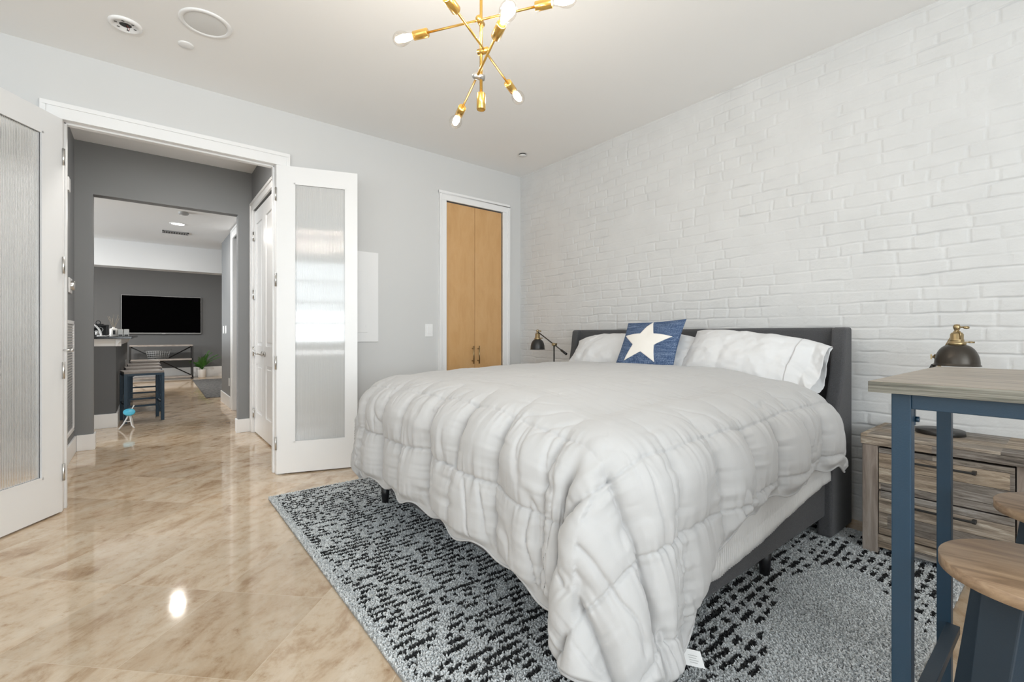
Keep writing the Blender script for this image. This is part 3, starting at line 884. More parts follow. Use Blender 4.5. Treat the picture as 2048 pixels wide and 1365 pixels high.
m = MB(); c = Vector((.186, 3.43, CZ)); m.lathe([(.040, 0), (.040, -.004), (.036, -.007), (.0005, -.008)], c, n=32)
tag(m.build('ceiling_cover_plate', M['plastic']), 'small round white cover plate beside the ceiling speaker', 'cover plate')
o = empty('sprinkler_cover', (2.886, 3.45, CZ), 'small round sprinkler cover on the ceiling near the brick corner', 'sprinkler')
c = Vector(o.location)
m = MB(); m.lathe([(.038, -.012), (.036, -.016), (.0005, -.017)], c, n=32); m.build('cap', M['plastic'], o)
m = MB(); m.lathe([(.034, 0), (.034, -.0125)], c, n=32); m.build('shadow_gap', M['dark_slot'], o)

# wall switch, breaker panel
def plate(name, p0, p1, axis, label, cat, rock=True, group=None):
    """cover plate between two corners on a wall, thickness along axis"""
    p0 = Vector(p0); p1 = Vector(p1); c = (p0 + p1) / 2
    o = empty(name, c, label, cat, group)
    ax = Vector(axis)
    m = MB(); m.box(p0, p1 + ax * .006); m.build('cover', M['plastic'], o, .002)
    if rock:
        q0 = c + (p0 - c) * .45; q1 = c + (p1 - c) * .45
        q0.z = c.z + (p0.z - c.z) * .58; q1.z = c.z + (p1.z - c.z) * .58
        m = MB(); m.box(q0 + ax * .004, q1 + ax * .010); m.build('rocker', M['plastic'], o, .002)
    return o


plate('light_switch', (2.095, YB, 1.082), (2.176, YB, 1.205), (0, -1, 0), 'white light switch on the grey wall left of the maple closet', 'light switch')
plate('light_switch', (.98, 8.72, 1.12), (.98, 8.84, 1.245), (-1, 0, 0), 'farther of two white switches on the living room wall', 'light switch')
plate('light_switch', (.98, 8.44, 1.12), (.98, 8.56, 1.245), (-1, 0, 0), 'nearer of two white switches on the living room wall', 'light switch')
plate('wall_outlet', (.98, 8.08, .32), (.98, 8.16, .44), (-1, 0, 0), 'white outlet low on the living room wall', 'outlet', False)

o = empty('breaker_panel', (1.44, YB, 1.44), 'flat white breaker panel cover partly hidden by the open door', 'breaker panel')
m = MB(); m.box((1.255, YB - .010, 1.037), (1.625, YB, 1.834)); m.build('cover', M['plastic'], o, .003)
m = MB(); m.box((1.30, YB - .014, 1.12), (1.525, YB - .009, 1.66)); m.build('hatch', M['plastic'], o, .002)
m = MB(); m.box((1.505, YB - .0165, 1.165), (1.515, YB - .013, 1.19)); m.build('latch', M['trim'], o)

# hall fixtures on the left wall
o = empty('vent_grille', (HL, 5.54, .72), 'tall white louvred return vent low on the hall wall', 'vent')
m = MB()
y0, y1, z0, z1 = 5.27, 5.80, .225, 1.225
for (a, b, c_, d_) in ((y0, y1, z0, z0 + .03), (y0, y1, z1 - .03, z1), (y0, y0 + .03, z0, z1), (y1 - .03, y1, z0, z1)):
    m.box((HL, a, c_), (HL + .014, b, d_))
m.build('grille_frame', M['trim'], o, .002)
m = MB()
for k in range(40):
    z = z0 + .042 + k * .0232
    m.add([(HL + .002, y0 + .03, z), (HL + .002, y1 - .03, z), (HL + .013, y1 - .03, z + .014), (HL + .013, y0 + .03, z + .014)], [(0, 1, 2, 3)])
m.build('louvres', M['trim'], o)
m = MB(); m.box((HL + .0005, y0 + .03, z0 + .03), (HL + .0015, y1 - .03, z1 - .03)); m.build('filter_backing', pm('vent_filter', (.42, .42, .42), .8), o)

o = empty('thermostat', (HL, 5.6, 1.53), 'round silver thermostat on a white plate on the hall wall', 'thermostat')
m = MB(); m.box((HL, 5.50, 1.47), (HL + .010, 5.68, 1.60)); m.build('back_plate', M['plastic'], o, .003)
m = MB(); m.lathe([(.042, .010), (.042, .030), (.038, .036), (.0005, .037)], (HL, 5.59, 1.535), (1, 0, 0), n=32); m.build('dial', M['chrome'], o)
m = MB(); m.box((HL, 5.40, 2.335), (HL + .016, 5.50, 2.45))
tag(m.build('door_chime', M['plastic'], None, .004), 'small white door chime box high on the hall wall', 'door chime')

# living room ceiling
o = empty('downlight', (.335, 7.85, LZ), 'glowing round recessed downlight on the living room ceiling', 'downlight')
m = MB(); m.lathe([(.095, 0), (.095, -.005), (.078, -.007), (.076, -.002)], o.location, n=32); m.build('trim_ring', M['plastic'], o)
m = MB(); m.lathe([(.077, -.003), (.0005, -.004)], o.location, n=32); m.build('lens', M['warmlens'], o)
d = bpy.data.lights.new('downlight_lamp', 'AREA'); d.shape = 'DISK'; d.size = .12; d.energy = 14; d.color = (1, .95, .88)
lo = bpy.data.objects.new('downlight_lamp', d); COL.objects.link(lo); lo.parent = o; lo.location = (0, 0, -.012)
o2 = empty('ceiling_vent', (.335, 8.53, LZ), 'dark slotted rectangular air vent behind the downlight', 'vent')
m = MB()
for (a, b, c_, d_) in ((.175, .495, 8.44, 8.46), (.175, .495, 8.60, 8.62), (.175, .195, 8.44, 8.62), (.475, .495, 8.44, 8.62)):
    m.box((a, c_, LZ - .012), (b, d_, LZ))
m.build('vent_frame', pm('grey_vent', (.30, .30, .30), .5), o2)
m = MB()
for k in range(9): m.box((.205 + k * .031, 8.46, LZ - .012), (.222 + k * .031, 8.60, LZ - .002))
m.build('slats', pm('grey_slat', (.25, .25, .25), .5), o2)
m = MB(); m.box((.19, 8.455, LZ - .003), (.48, 8.605, LZ - .0005)); m.build('duct', M['dark_slot'], o2)
m = MB(); m.lathe([(.055, 0), (.055, -.022), (.045, -.032), (.0005, -.034)], (.359, 7.07, LZ), n=28)
tag(m.build('smoke_detector', pm('grey_plastic', (.4, .4, .4), .5)), 'small smoke detector on the living room ceiling before the downlight', 'smoke detector')

# ================================================================== RUG
RX0, RX1, RY0, RY1 = .632, 3.07, .33, 3.40
rug = empty('area_rug', (1.85, 1.9, 0), 'shaggy pale grey rug with rows of black dashes under the bed', 'rug')
m = MB(); m.box((RX0, RY0, .001), (RX1, RY1, .008)); m.build('backing', M['rug_back'], rug)


def dash_mask(x, y):
    """1 where the dark yarn shows: broken dashes along x, row after row in y"""
    # plain patch toward the near right of the rug, with a ragged outline
    wob = 0.16 * (vn(x * 6, y * 6, 61) - .5) * 2
    cx_, cy_ = 1.88, .50
    a = (x - cx_) * .97 + (y - cy_) * .22
    b = -(x - cx_) * .22 + (y - cy_) * .97
    plain = np.clip(1.25 - np.sqrt((a / .58) ** 2 + (b / .27) ** 2) + wob * 2, 0, 1)
    plain = (plain > .2)
    pitch = np.where(x < 1.6, .036, .042)
    yy = y + .008 * np.sin(x * 7 + y * 3) + .006 * fbm(x * 9, y * 9, 71) * 2
    row = np.floor(yy / pitch); fr = yy / pitch - row
    run = vn(x / .026 + row * 13.7, row * 7.1, 81)
    dens = .44 - .10 * (vn(x * 1.7, y * 1.7, 91) - .5)
    dk = (run > dens) & (fr > .20) & (fr < .70)
    edge = (x < RX0 + .035) | (x > RX1 - .03) | (y > RY1 - .02) | (y < RY0 + .03)
    # one stray dashed line crossing the plain patch border
    return dk & ~plain & ~edge


def make_pile():
    sp = .0061
    xs = np.arange(RX0 + .004, RX1, sp); ys = np.arange(RY0 + .004, RY1, sp)
    X, Y = np.meshgrid(xs, ys, indexing='ij')
    X = X.ravel() + (RNG.random(X.size) - .5) * sp * .9; Y = Y.ravel() + (RNG.random(Y.size) - .5) * sp * .9
    keep = ~((X > 1.7) & (Y > 1.35) & (Y < 2.75))          # nothing of the pile shows deep under the bed
    X = X[keep]; Y = Y[keep]
    n = len(X)
    dk = dash_mask(X, Y)
    hh = .011 + .007 * RNG.random(n)
    lean = (RNG.random(n)) * 2 * PI
    la = .002 + .006 * RNG.random(n)
    r = .0030 + .0016 * RNG.random(n)
    ph = RNG.random(n) * 2 * PI
    co = np.zeros((n, 7, 3))
    for k in range(3):
        co[:, k, 0] = X + r * np.cos(ph + k * 2 * PI / 3); co[:, k, 1] = Y + r * np.sin(ph + k * 2 * PI / 3); co[:, k, 2] = .006
        co[:, 3 + k, 0] = X + .5 * la * np.cos(lean) + r * 1.05 * np.cos(ph + k * 2 * PI / 3 + .5)
        co[:, 3 + k, 1] = Y + .5 * la * np.sin(lean) + r * 1.05 * np.sin(ph + k * 2 * PI / 3 + .5)
        co[:, 3 + k, 2] = .006 + hh * .78
    co[:, 6, 0] = X + la * 1.3 * np.cos(lean); co[:, 6, 1] = Y + la * 1.3 * np.sin(lean); co[:, 6, 2] = .006 + hh
    base = np.arange(n) * 7
    fs = []
    for k in range(3):
        k2 = (k + 1) % 3
        fs.append(np.stack([base + k, base + k2, base + 3 + k2], -1)); fs.append(np.stack([base + k, base + 3 + k2, base + 3 + k], -1))
        fs.append(np.stack([base + 3 + k, base + 3 + k2, base + 6], -1))
    F = np.stack(fs, 1).reshape(-1, 3)
    co -= np.array(rug.location)
    o = raw_mesh('pile', co.reshape(-1, 3), F, M['pile'], rug, False)
    tone = .58 + .20 * (RNG.random(n) - .5) + .10 * (vn(X * 3, Y * 3, 5) - .5)
    colr = np.stack([tone * .97, tone, tone * 1.01], -1)
    dt = .022 + .02 * RNG.random(n)
    colr[dk] = np.stack([dt, dt * 1.02, dt * 1.05], -1)[dk]
    c4 = np.ones((n, 7, 4), np.float32); c4[:, :, :3] = colr[:, None, :]
    at = o.data.color_attributes.new('yarn', 'FLOAT_COLOR', 'POINT')
    at.data.foreach_set('color', c4.ravel())


make_pile()

# ================================================================== BED
bed = empty('bed', (2.1, 1.91, 0), 'charcoal upholstered bed with a winged headboard against the brick', 'bed')
m = MB()
m.box((1.165, .865, .135), (1.215, 2.89, .33)); m.build('foot_rail', M['fabric'], bed, .012)
for (a, b) in ((.868, .922), (2.835, 2.89)):
    m = MB(); m.box((1.215, a, .125), (3.06, b, .33)); m.build('side_rail', M['fabric'], bed, .012)
m = MB()
for k in range(12): m.box((1.2 + k * .15, .92, .24), (1.28 + k * .15, 2.835, .26))
m.build('slats', M['leg_black'], bed)
m = MB(); m.box((3.09, .90, .08), (3.165, 2.885, 1.143)); m.build('headboard', M['fabric'], bed, .02, 3)
for (a, b) in ((.835, .905), (2.872, 2.940)):
    m = MB()
    pts = [(3.165, .02)] + [(2.825 + .0 * k, .02) for k in range(1)]
    # wing outline (x, z): straight below the rail, sweeping back to the top
    front = [(2.825, .02), (2.830, .40), (2.845, .50), (2.880, .60), (2.930, .70), (2.970, .78), (3.005, .87), (3.030, .98), (3.043, 1.09), (3.050, 1.13), (3.062, 1.143)]
    outl = front + [(3.165, 1.143), (3.165, .02)]
    m.prism(outl, (0, a, 0), (1, 0, 0), (0, 0, 1), (0, 1, 0), b - a)
    m.build('wing', M['fabric'], bed, .014, 3)
for (x, y) in ((1.206, 2.825), (1.215, .905), (2.185, .905), (2.185, 2.85)):
    m = MB(); m.cyl((x, y, .008), (x, y, .14), .020, .029, n=20); m.build('leg', M['leg_black'], bed)

# mattress with quilted pad
mat_o = empty('mattress', (2.1, 1.91, .26), 'white padded mattress with a gathered skirt edge under the comforter', 'mattress')
m = MB(); m.box((1.27, .945, .262), (3.05, 2.76, .66)); m.build('mattress_core', M['mattress'], mat_o, .05, 4)
def pad_skirt():
    # gathered edge of the mattress pad hanging over the near rail, lower toward the foot
    n = 700
    xs = np.linspace(1.36, 3.00, n)
    low = .205 + .130 * sstep(1.60, 3.0, xs) ** .9 + .006 * fbm(xs * 9, xs * 0, 3) * 2
    rows = np.linspace(0, 1, 14)
    V = np.zeros((n, 14, 3))
    for k, t_ in enumerate(rows):
        z = .60 + (low - .60) * t_
        out = .936 - .086 * sstep(.0, .55, t_) - .002 * math.sin(t_ * PI)
        rip = .0035 * np.sin(xs * 2 * PI / .014 + 2 * np.sin(xs * 31)) * sstep(.80, .86, t_) + .004 * fbm(xs * 14, xs * 0 + t_ * 3, 7) * 2
        V[:, k, 0] = xs; V[:, k, 1] = out + rip; V[:, k, 2] = z
    o = grid_obj('pad_skirt', V, M['mattress'], mat_o)
    s = o.modifiers.new('thick', 'SOLIDIFY'); s.thickness = .006
pad_skirt()


# ------------------------------------------------------------------ comforter
def comforter():
    fx, ny, fy, hx = 1.190, 1.005, 2.55, 2.80       # inner edges: foot x, near y, far y, head x
    R, th = .220, math.radians(86)
    LF, LFAR = .665, .55
    na, nb = 470, 620
    A = np.linspace(fx - LF, hx + .02, na)          # cloth coordinate along the bed (x)
    LN = .525 + .300 * sstep(1.62, 1.17, A)           # the near side hangs lower toward the foot
    LN = np.where(A < fx, np.sqrt(np.maximum((.825 - .06 * sstep(.30, .665, fx - A)) ** 2 - (fx - A) ** 2, .01)), LN)
    LN = LN + .012 * np.sin(A * 2 * PI / .25) + .010 * fbm(A * 6, A * 0, 77) * 2
    LX = .56 * np.ones_like(A)
    LX = np.where(A < fx, .56 - .22 * ((fx - A) / LF) ** 2, LX)
    tt = np.linspace(0, 1, nb)
    PX = np.repeat(A[:, None], nb, 1)
    PY = (ny - LN)[:, None] + ((fy + LX) - (ny - LN))[:, None] * tt[None, :]
    B = PY[0]
    PX = PX - sstep(.10, 0, PX - A[0]) * (.014 * np.sin(PY * 2 * PI / .247 + .6) + .012 * fbm(PY * 5, PY * 0, 78) * 2)

    def base(px, py):
        qx = np.maximum(px, fx); qy = np.clip(py, ny, fy)
        ex = px - qx; ey = py - qy
        r = np.sqrt(ex ** 2 + ey ** 2) + 1e-9
        ux = ex / r; uy = ey / r
        ra = np.minimum(r, R * th)
        h_ = R * np.sin(ra / R); dr = R * (1 - np.cos(ra / R))
        st = np.maximum(r - R * th, 0)
        # corner: the surplus cloth is swallowed by one deep pleat close to the foot side
        phi = np.arctan2(np.abs(ey), np.abs(ex) + 1e-9)
        near = (ex < 0) & (ey < 0)
        far = (ex < 0) & (ey > 0)
        pl = np.interp(phi, [0, .10, .30, .42, .56, .75, 1.30, PI / 2], [0, .075, .15, .21, .24, .40, 1.22, PI / 2])
        k_ = sstep(.16, .42, r)
        ph2 = np.where(near, phi * (1 - k_) + pl * k_, phi)
        ux = np.where(near, -np.cos(ph2), ux); uy = np.where(near, -np.sin(ph2), uy)
        fan = np.clip(np.sin(2 * ph2), 0, 1) ** .8
        flare = math.cos(th) + .13 * fan * near + .02 * fan * far
        folds = np.zeros_like(px)
        folds += near * k_ * (-.038 * np.exp(-((phi - .36) / .18) ** 2) + .030 * np.exp(-((phi - .75) / .20) ** 2) - .006 * np.exp(-((phi - 1.25) / .14) ** 2))
        folds += far * k_ * (-.045 * np.exp(-((phi - .35) / .15) ** 2) + .02 * np.exp(-((phi - .8) / .2) ** 2) - .04 * np.exp(-((phi - 1.2) / .14) ** 2))
        # hanging folds along the straight sides
        side = (ex < 0) & (np.abs(ey) < 1e-6)
        folds += side * sstep(.2, .6, r) * sstep(0, .22, py - ny) * sstep(0, .22, fy - py) * (.016 * np.sin(py * 2 * PI / .49 + 1.2) + .012 * fbm(py * 3.1, px * 1.2, 12) * 2)
        nside = (ey < 0) & (np.abs(ex) < 1e-6)
        folds += nside * sstep(.16, .45, r) * sstep(0, .25, px - fx) * (.020 * np.sin(px * 2 * PI / .52 + .4) + .022 * fbm(px * 3.3, py * 1.2, 14) * 2)
        h_ = h_ + st * flare + folds
        dr = dr + st * np.sqrt(np.maximum(1 - np.minimum(flare, .9) ** 2, .1))
        x = qx + ux * h_; y = qy + uy * h_
        # crown of the top: a little higher toward the middle and the pillows
        top = .868 + .016 * np.sin(np.clip((qy - ny) / (fy - ny), 0, 1) * PI) + .016 * sstep(1.2, 2.6, qx) + .020 * fbm(qx * 2.2, qy * 2.2, 2) * sstep(0, .15, np.minimum(qx - fx + .1, qy - ny + .1))
        top = top - .035 * sstep(ny + .35, ny, qy) - .012 * sstep(fx + .3, fx, qx) - .05 * sstep(2.62, 2.82, qx)
        z = top - dr
        z = np.maximum(z, .045 + .012 * fbm(px * 8, py * 8, 4))
        return np.stack([x, y, z], -1)

    V = base(PX, PY)
    e = .004
    dx = base(PX + e, PY) - base(PX - e, PY)
    dy = base(PX, PY + e) - base(PX, PY - e)
    Nn = np.cross(dx, dy)
    Nn /= np.linalg.norm(Nn, axis=-1, keepdims=True) + 1e-9
    # quilting seams
    S1 = fx - .165; S = .247
    T1 = ny - .210
    wx = PX + .012 * fbm(PX * 5, PY * 5, 101) * 2
    wy = PY + .012 * fbm(PX * 5, PY * 5, 102) * 2
    fa = (wx - S1) / S; fb = (wy - T1) / S
    da = np.abs(fa - np.round(fa)) * S; db = np.abs(fb - np.round(fb)) * S
    exq = np.minimum(PX - fx, 0)
    eyq = np.where(PY < ny, PY - ny, np.where(PY > fy, PY - fy, 0))
    r = np.sqrt(exq ** 2 + eyq ** 2)
    hang = sstep(.06, .30, r)
    on_foot = sstep(-.06, .06, np.abs(exq) - np.abs(eyq))          # 1 on the foot drop, 0 on the near side
    dv = db * on_foot + da * (1 - on_foot)                         # distance to the seams that run down the drop
    dh = da * on_foot + db * (1 - on_foot)
    kv = .55 + .9 * vn(np.round(fa) * (1 - on_foot) + np.round(fb) * on_foot, np.floor(fa) * on_foot + np.floor(fb) * (1 - on_foot), 141)
    pv = 1 - np.exp(-(dv / .040) ** 1.1); phz = 1 - np.exp(-(dh / .040) ** 1.1)
    amp = .007 + .042 * hang
    puff = amp * (1 - (1 - pv) * np.clip(kv, .5, 1.25)) * (.62 + .38 * phz)
    crease = -(.0016 + .0080 * hang) * (np.exp(-(dv / .0055) ** 2) * kv + .7 * np.exp(-(dh / .0050) ** 2))

    def ridge(x, y, sd, p=3):
        return (1 - np.abs(2 * vn(x, y, sd) - 1)) ** p

    # gathers along the stitching: ripples across each seam, dying away from it
    g1 = fbm(PY * 40, np.round(fa) * 5 + PX * 2.5, 111, 2) * np.exp(-da / .05)
    g2 = fbm(PX * 40, np.round(fb) * 5 + PY * 2.5, 112, 2) * np.exp(-db / .05)
    wr = (.0040 + .0120 * hang) * (g1 + g2) * 2
    # creases running down the drop, leaning a little
    q1 = np.where(on_foot > .5, PY - .18 * PX, PX + .12 * PY); q2 = np.where(on_foot > .5, PX, PY)
    wr = wr + .012 * hang * fbm(q1 * 15, q2 * 2.6, 121, 2)
    wr = wr - .0130 * hang * ridge(q1 * 21 + 2 * fbm(q2 * 5, q1 * 5, 124), q2 * 4.2, 123, 5) * sstep(.35, .6, vn(q1 * 7, q2 * 7, 125))
    # broad soft pulls on the top
    dg = fbm((PX * .8 - PY * .55) * 9, (PX * .55 + PY * .8) * 2.0, 131, 2)
    wr = wr + .006 * (1 - hang) * dg + .014 * (1 - hang) * fbm(PX * 4.5, PY * 4.5, 133)
    rim = np.exp(-((r - .14) / .09) ** 2) * (r > 0)
    wr = wr - .006 * rim * ridge((PX + PY) * 9 + fbm(PX * 6, PY * 6, 152), (PX - PY) * 3, 151, 6)
    edge = np.minimum.reduce([np.maximum(PX - A[0], 0), A[-1] - PX, PY - PY[:, :1], PY[:, -1:] - PY])
    ef = sstep(0, .05, edge)
    phi_ = np.arctan2(np.abs(eyq), np.abs(exq) + 1e-9)
    pleat = (exq < 0) & (PY < ny)
    ef = ef * (1 - .92 * pleat * sstep(.14, .30, r) * np.exp(-((phi_ - .30) / .22) ** 2))
    V = V + Nn * ((puff + crease + wr) * ef[..., None].squeeze(-1))[..., None]
    # scalloped hem
    V[..., 2] = np.maximum(V[..., 2], .035)
    o = grid_obj('comforter', V, M['duvet'])
    s = o.modifiers.new('thick', 'SOLIDIFY'); s.thickness = .005; s.offset = -1
    return o, V, A, B


cf_root = empty('comforter', (2.0, 1.9, .87), 'puffy pale grey quilted comforter draped over the bed', 'comforter')
cfo, CV, CA, CB = comforter()
cfo.name = 'quilted_cover'; cfo.data.name = 'quilted_cover'
cfo.parent = cf_root
cfo.matrix_parent_inverse = Matrix.Translation(-Vector(cf_root.location))
# rolled hem piping round the edge
hem = [CV[0, j] for j in range(0, CV.shape[1], 2)] + [CV[i, -1] for i in range(0, CV.shape[0], 2)]
hem = [CV[i, 0] for i in range(CV.shape[0] - 1, 0, -2)] + hem
m = MB(); m.tube([tuple(p) for p in hem], .0045, 6); m.build('hem_piping', M['duvet'], cf_root)
# care tag at the near foot corner
p = Vector(CV[int(np.argmin(np.abs(CA - 1.27))), 0]) 
m = MB()
e1 = Vector((.62, -.74, -.10)).normalized(); e2 = Vector((.12, -.25, -.95)).normalized(); nn = e1.cross(e2).normalized()
p = p - e1 * .012
q = [p, p + e1 * .055, p + e1 * .055 + e2 * .05, p + e2 * .05]
m.add([*q, *[k + nn * .0012 for k in q]], [(0, 1, 2, 3), (7, 6, 5, 4), (0, 4, 5, 1), (1, 5, 6, 2), (2, 6, 7, 3), (3, 7, 4, 0)])
tg = m.build('care_tag', M['tag'], cf_root)
m = MB()
for k in range(4):
    a = p + e1 * .015 + e2 * (.016 + .007 * k)
    for s_ in (-.0006, .0014):
        b = a + nn * s_
        m.add([b, b + e1 * (.026 - .004 * (k % 2)), b + e1 * (.026 - .004 * (k % 2)) + e2 * .002, b + e2 * .002], [(0, 1, 2, 3)])
m.build('print', M['ink'], tg)


# ------------------------------------------------------------------ pillows
def pillow_surface(a, b, T, n1, n2, seed, pinch=.10, wr=.010, rnd=0.0):
    """returns function (u,v,side)->local (x,y,z): x along u, y along v, z thickness"""
    def f(u, v, side):
        x = a * u * (1 - pinch * (1 - v ** 2) * u ** 2) ; y = b * v * (1 - pinch * (1 - u ** 2) * v ** 2) * (1 - rnd * np.abs(u) ** 4) - rnd * .16 * b * np.abs(u) ** 4
        t_ = T * np.maximum((1 - np.abs(u) ** 2.6) * (1 - np.abs(v) ** 2.6), 0) ** .55
        w_ = wr * fbm(u * 5 * a / .4 + seed, v * 5 * b / .4, seed, 3) * 2 * sstep(1, .8, np.maximum(np.abs(u), np.abs(v)))
        cr = wr * .9 * fbm(np.arctan2(v, u) * 6, seed + 0 * u, seed + 9, 2) * sstep(.45, .95, np.maximum(np.abs(u), np.abs(v))) * sstep(1.0, .93, np.maximum(np.abs(u), np.abs(v)))
        return np.stack([x, y, side * (t_ + w_ + cr)], -1)
    return f


def place(P, c, eu, ev, en):
    return np.array(c) + P[..., 0:1] * np.array(eu) + P[..., 1:2] * np.array(ev) + P[..., 2:3] * np.array(en)


def pillow_mesh(name, f, c, eu, ev, en, mat, parent, n=90, nv=70):
    u = np.sin(np.linspace(-PI / 2, PI / 2, n)); v = np.sin(np.linspace(-PI / 2, PI / 2, nv))
    U, Vv = np.meshgrid(u, v, indexing='ij')
    top = place(f(U, Vv, 1.0), c, eu, ev, en); bot = place(f(U, Vv, -1.0), c, eu, ev, en)
    off = np.zeros(3); p = parent
    while p is not None: off += np.array(p.location); p = p.parent
    co = np.concatenate([top.reshape(-1, 3), bot.reshape(-1, 3)]) - off
    i, j = np.meshgrid(np.arange(n - 1), np.arange(nv - 1), indexing='ij')
    q = np.stack([i * nv + j, (i + 1) * nv + j, (i + 1) * nv + j + 1, i * nv + j + 1], -1).reshape(-1, 4)
    F = np.concatenate([q, q[:, ::-1] + n * nv])
    o = raw_mesh(name, co, F, mat, parent, True)
    bm = bmesh.new(); bm.from_mesh(o.data); bmesh.ops.remove_doubles(bm, verts=bm.verts, dist=4e-4); bmesh.ops.recalc_face_normals(bm, faces=bm.faces); bm.to_mesh(o.data); bm.free()
    return o


def axes(tilt, turn=0.0, roll=0.0):
    """u along -y, v up the slope, n facing the foot of the bed (-x)"""
    R_ = Euler((0, tilt, 0)).to_matrix()
    eu = Vector((0, -1, 0)); ev = R_ @ Vector((0, 0, 1)); en = R_ @ Vector((-1, 0, 0))
    Z = Matrix.Rotation(turn, 3, 'Z'); eu, ev, en = Z @ eu, Z @ ev, Z @ en
    Q = Matrix.Rotation(roll, 3, en)
    return tuple(Q @ eu), tuple(Q @ ev), tuple(en)


def add_pillow(c, half, hh, T, tilt, turn, roll, seed, label, hem):
    r = empty('bed_pillow', (c[0], c[1], c[2] - .15), label, 'pillow', 'white pillows against the headboard')
    eu, ev, en = axes(tilt, turn, roll)
    f = pillow_surface(half, hh, T, 90, 70, seed, .07, .017, .10 if hem else .30)
    pillow_mesh('pillow_body', f, c, eu, ev, en, M['linen'], r, 130, 100)
    if hem:      # loose, crumpled open end of the pillowcase
        n, k = 80, 30
        V = []
        for side in (1, -1):
            uu = np.linspace(.80, 1.17, k); vv = np.linspace(-1, 1, n)
            U, Vv = np.meshgrid(uu, vv, indexing='ij')
            t_ = sstep(.80, 1.17, U)
            body = f(U.clip(0, .985), Vv * .97, 1.0)
            P = np.zeros(U.shape + (3,))
            P[..., 0] = half * U + .018 * fbm(Vv * 3, U * 3, seed + 5) * t_
            P[..., 1] = body[..., 1] * (1 - t_) + hh * Vv * (.93 + .05 * t_) * t_ - .045 * t_ ** 2
            mouth = (.040 * (1 - Vv ** 2) + .004)
            fold = .040 * np.sin(Vv * 3.6 + 1.0 + U * 3) * t_ * (1 - Vv ** 2) + .030 * fbm(Vv * 3.2, U * 5, seed + 3) * 2 * t_
            zz = (np.abs(body[..., 2]) * (1 - t_) + mouth * t_) * side + fold
            P[..., 2] = zz + .0025 * side
            V.append(place(P, c, eu, ev, en))
        ring = np.concatenate([V[0], V[1][:, ::-1]], 1)
        o = grid_obj('pillowcase_hem', ring, M['linen'], r)
        sm = o.modifiers.new('thick', 'SOLIDIFY'); sm.thickness = .003
    return r


add_pillow((2.850, 2.14, .950), .60, .195, .110, math.radians(40), 0, math.radians(0), 3, 'white pillow farther from the camera, half behind the star cushion', False)
add_pillow((2.840, 1.310, .955), .375, .195, .120, math.radians(38), math.radians(2), math.radians(-7), 5, 'white pillow at the near side of the bed with its open hem showing', True)

# star cushion
cu = empty('star_cushion', (2.70, 1.87, .88), 'square blue denim cushion with a large cream star on the pillows', 'cushion')
ceu, cev, cen = axes(math.radians(33), math.radians(3), math.radians(3))
cf = pillow_surface(.225, .205, .060, 70, 70, 21, .07, .006)
CC = (2.70, 1.875, 1.025)
pillow_mesh('cushion_cover', cf, CC, ceu, cev, cen, M['denim'], cu, 90, 90)


def star():
    bm = bmesh.new()
    pts = []
    for k in range(10):
        a = PI / 2 + k * PI / 5 - .06
        rr = .89 if k % 2 == 0 else .385
        pts.append(bm.verts.new((rr * math.cos(a) * 1.0 - .02, rr * math.sin(a) * 1.02 - .02, 0)))
    c = bm.verts.new((-.02, -.02, 0))
    for k in range(10): bm.faces.new((c, pts[k], pts[(k + 1) % 10]))
    bmesh.ops.subdivide_edges(bm, edges=bm.edges, cuts=11, use_grid_fill=True)
    bmesh.ops.triangulate(bm, faces=bm.faces)
    uv = np.array([v.co[:2] for v in bm.verts])
    P = place(cf(uv[:, 0], uv[:, 1], 1.0) + np.array([0, 0, .0022]), CC, ceu, cev, cen) - np.array(cu.location)
    for v, q in zip(bm.verts, P): v.co = q
    bmesh.ops.recalc_face_normals(bm, faces=bm.faces)
    me = bpy.data.meshes.new('star_applique'); bm.to_mesh(me); bm.free()
    for q in me.polygons: q.use_smooth = True
    me.materials.append(M['star'])
    o = bpy.data.objects.new('star_applique', me); COL.objects.link(o); o.parent = cu
    s = o.modifiers.new('thick', 'SOLIDIFY'); s.thickness = .002; s.offset = 0


star()

# ================================================================== NIGHTSTANDS / DRESSER
dr = empty('dresser', (3.05, .12, 0), 'weathered reclaimed wood dresser with black bar pulls by the brick wall', 'dresser')
DX0, DX1, DY0, DY1, DZ = 2.83, 3.272, -.56, .705, .603
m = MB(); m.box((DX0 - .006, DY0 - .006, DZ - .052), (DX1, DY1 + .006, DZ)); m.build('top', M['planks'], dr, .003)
for (x, y) in ((DX0, DY1 - .062), (DX1 - .05, DY1 - .062), (DX0, DY0), (DX1 - .05, DY0)):
    m = MB(); m.box((x, y, .009), (x + .05, y + .062, DZ - .052)); m.build('post', M['post'], dr, .003)
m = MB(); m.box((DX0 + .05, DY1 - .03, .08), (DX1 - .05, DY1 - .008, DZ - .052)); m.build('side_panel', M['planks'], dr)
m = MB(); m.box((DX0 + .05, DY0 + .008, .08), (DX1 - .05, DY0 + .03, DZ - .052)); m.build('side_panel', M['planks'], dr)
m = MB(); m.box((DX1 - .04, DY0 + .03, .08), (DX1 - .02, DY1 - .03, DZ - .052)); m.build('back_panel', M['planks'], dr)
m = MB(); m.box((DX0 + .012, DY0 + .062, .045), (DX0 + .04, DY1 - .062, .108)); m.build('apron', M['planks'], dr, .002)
m = MB(); m.box((DX0 + .02, .135, .108), (DX0 + .045, .180, DZ - .055)); m.build('divider', M['post'], dr, .002)
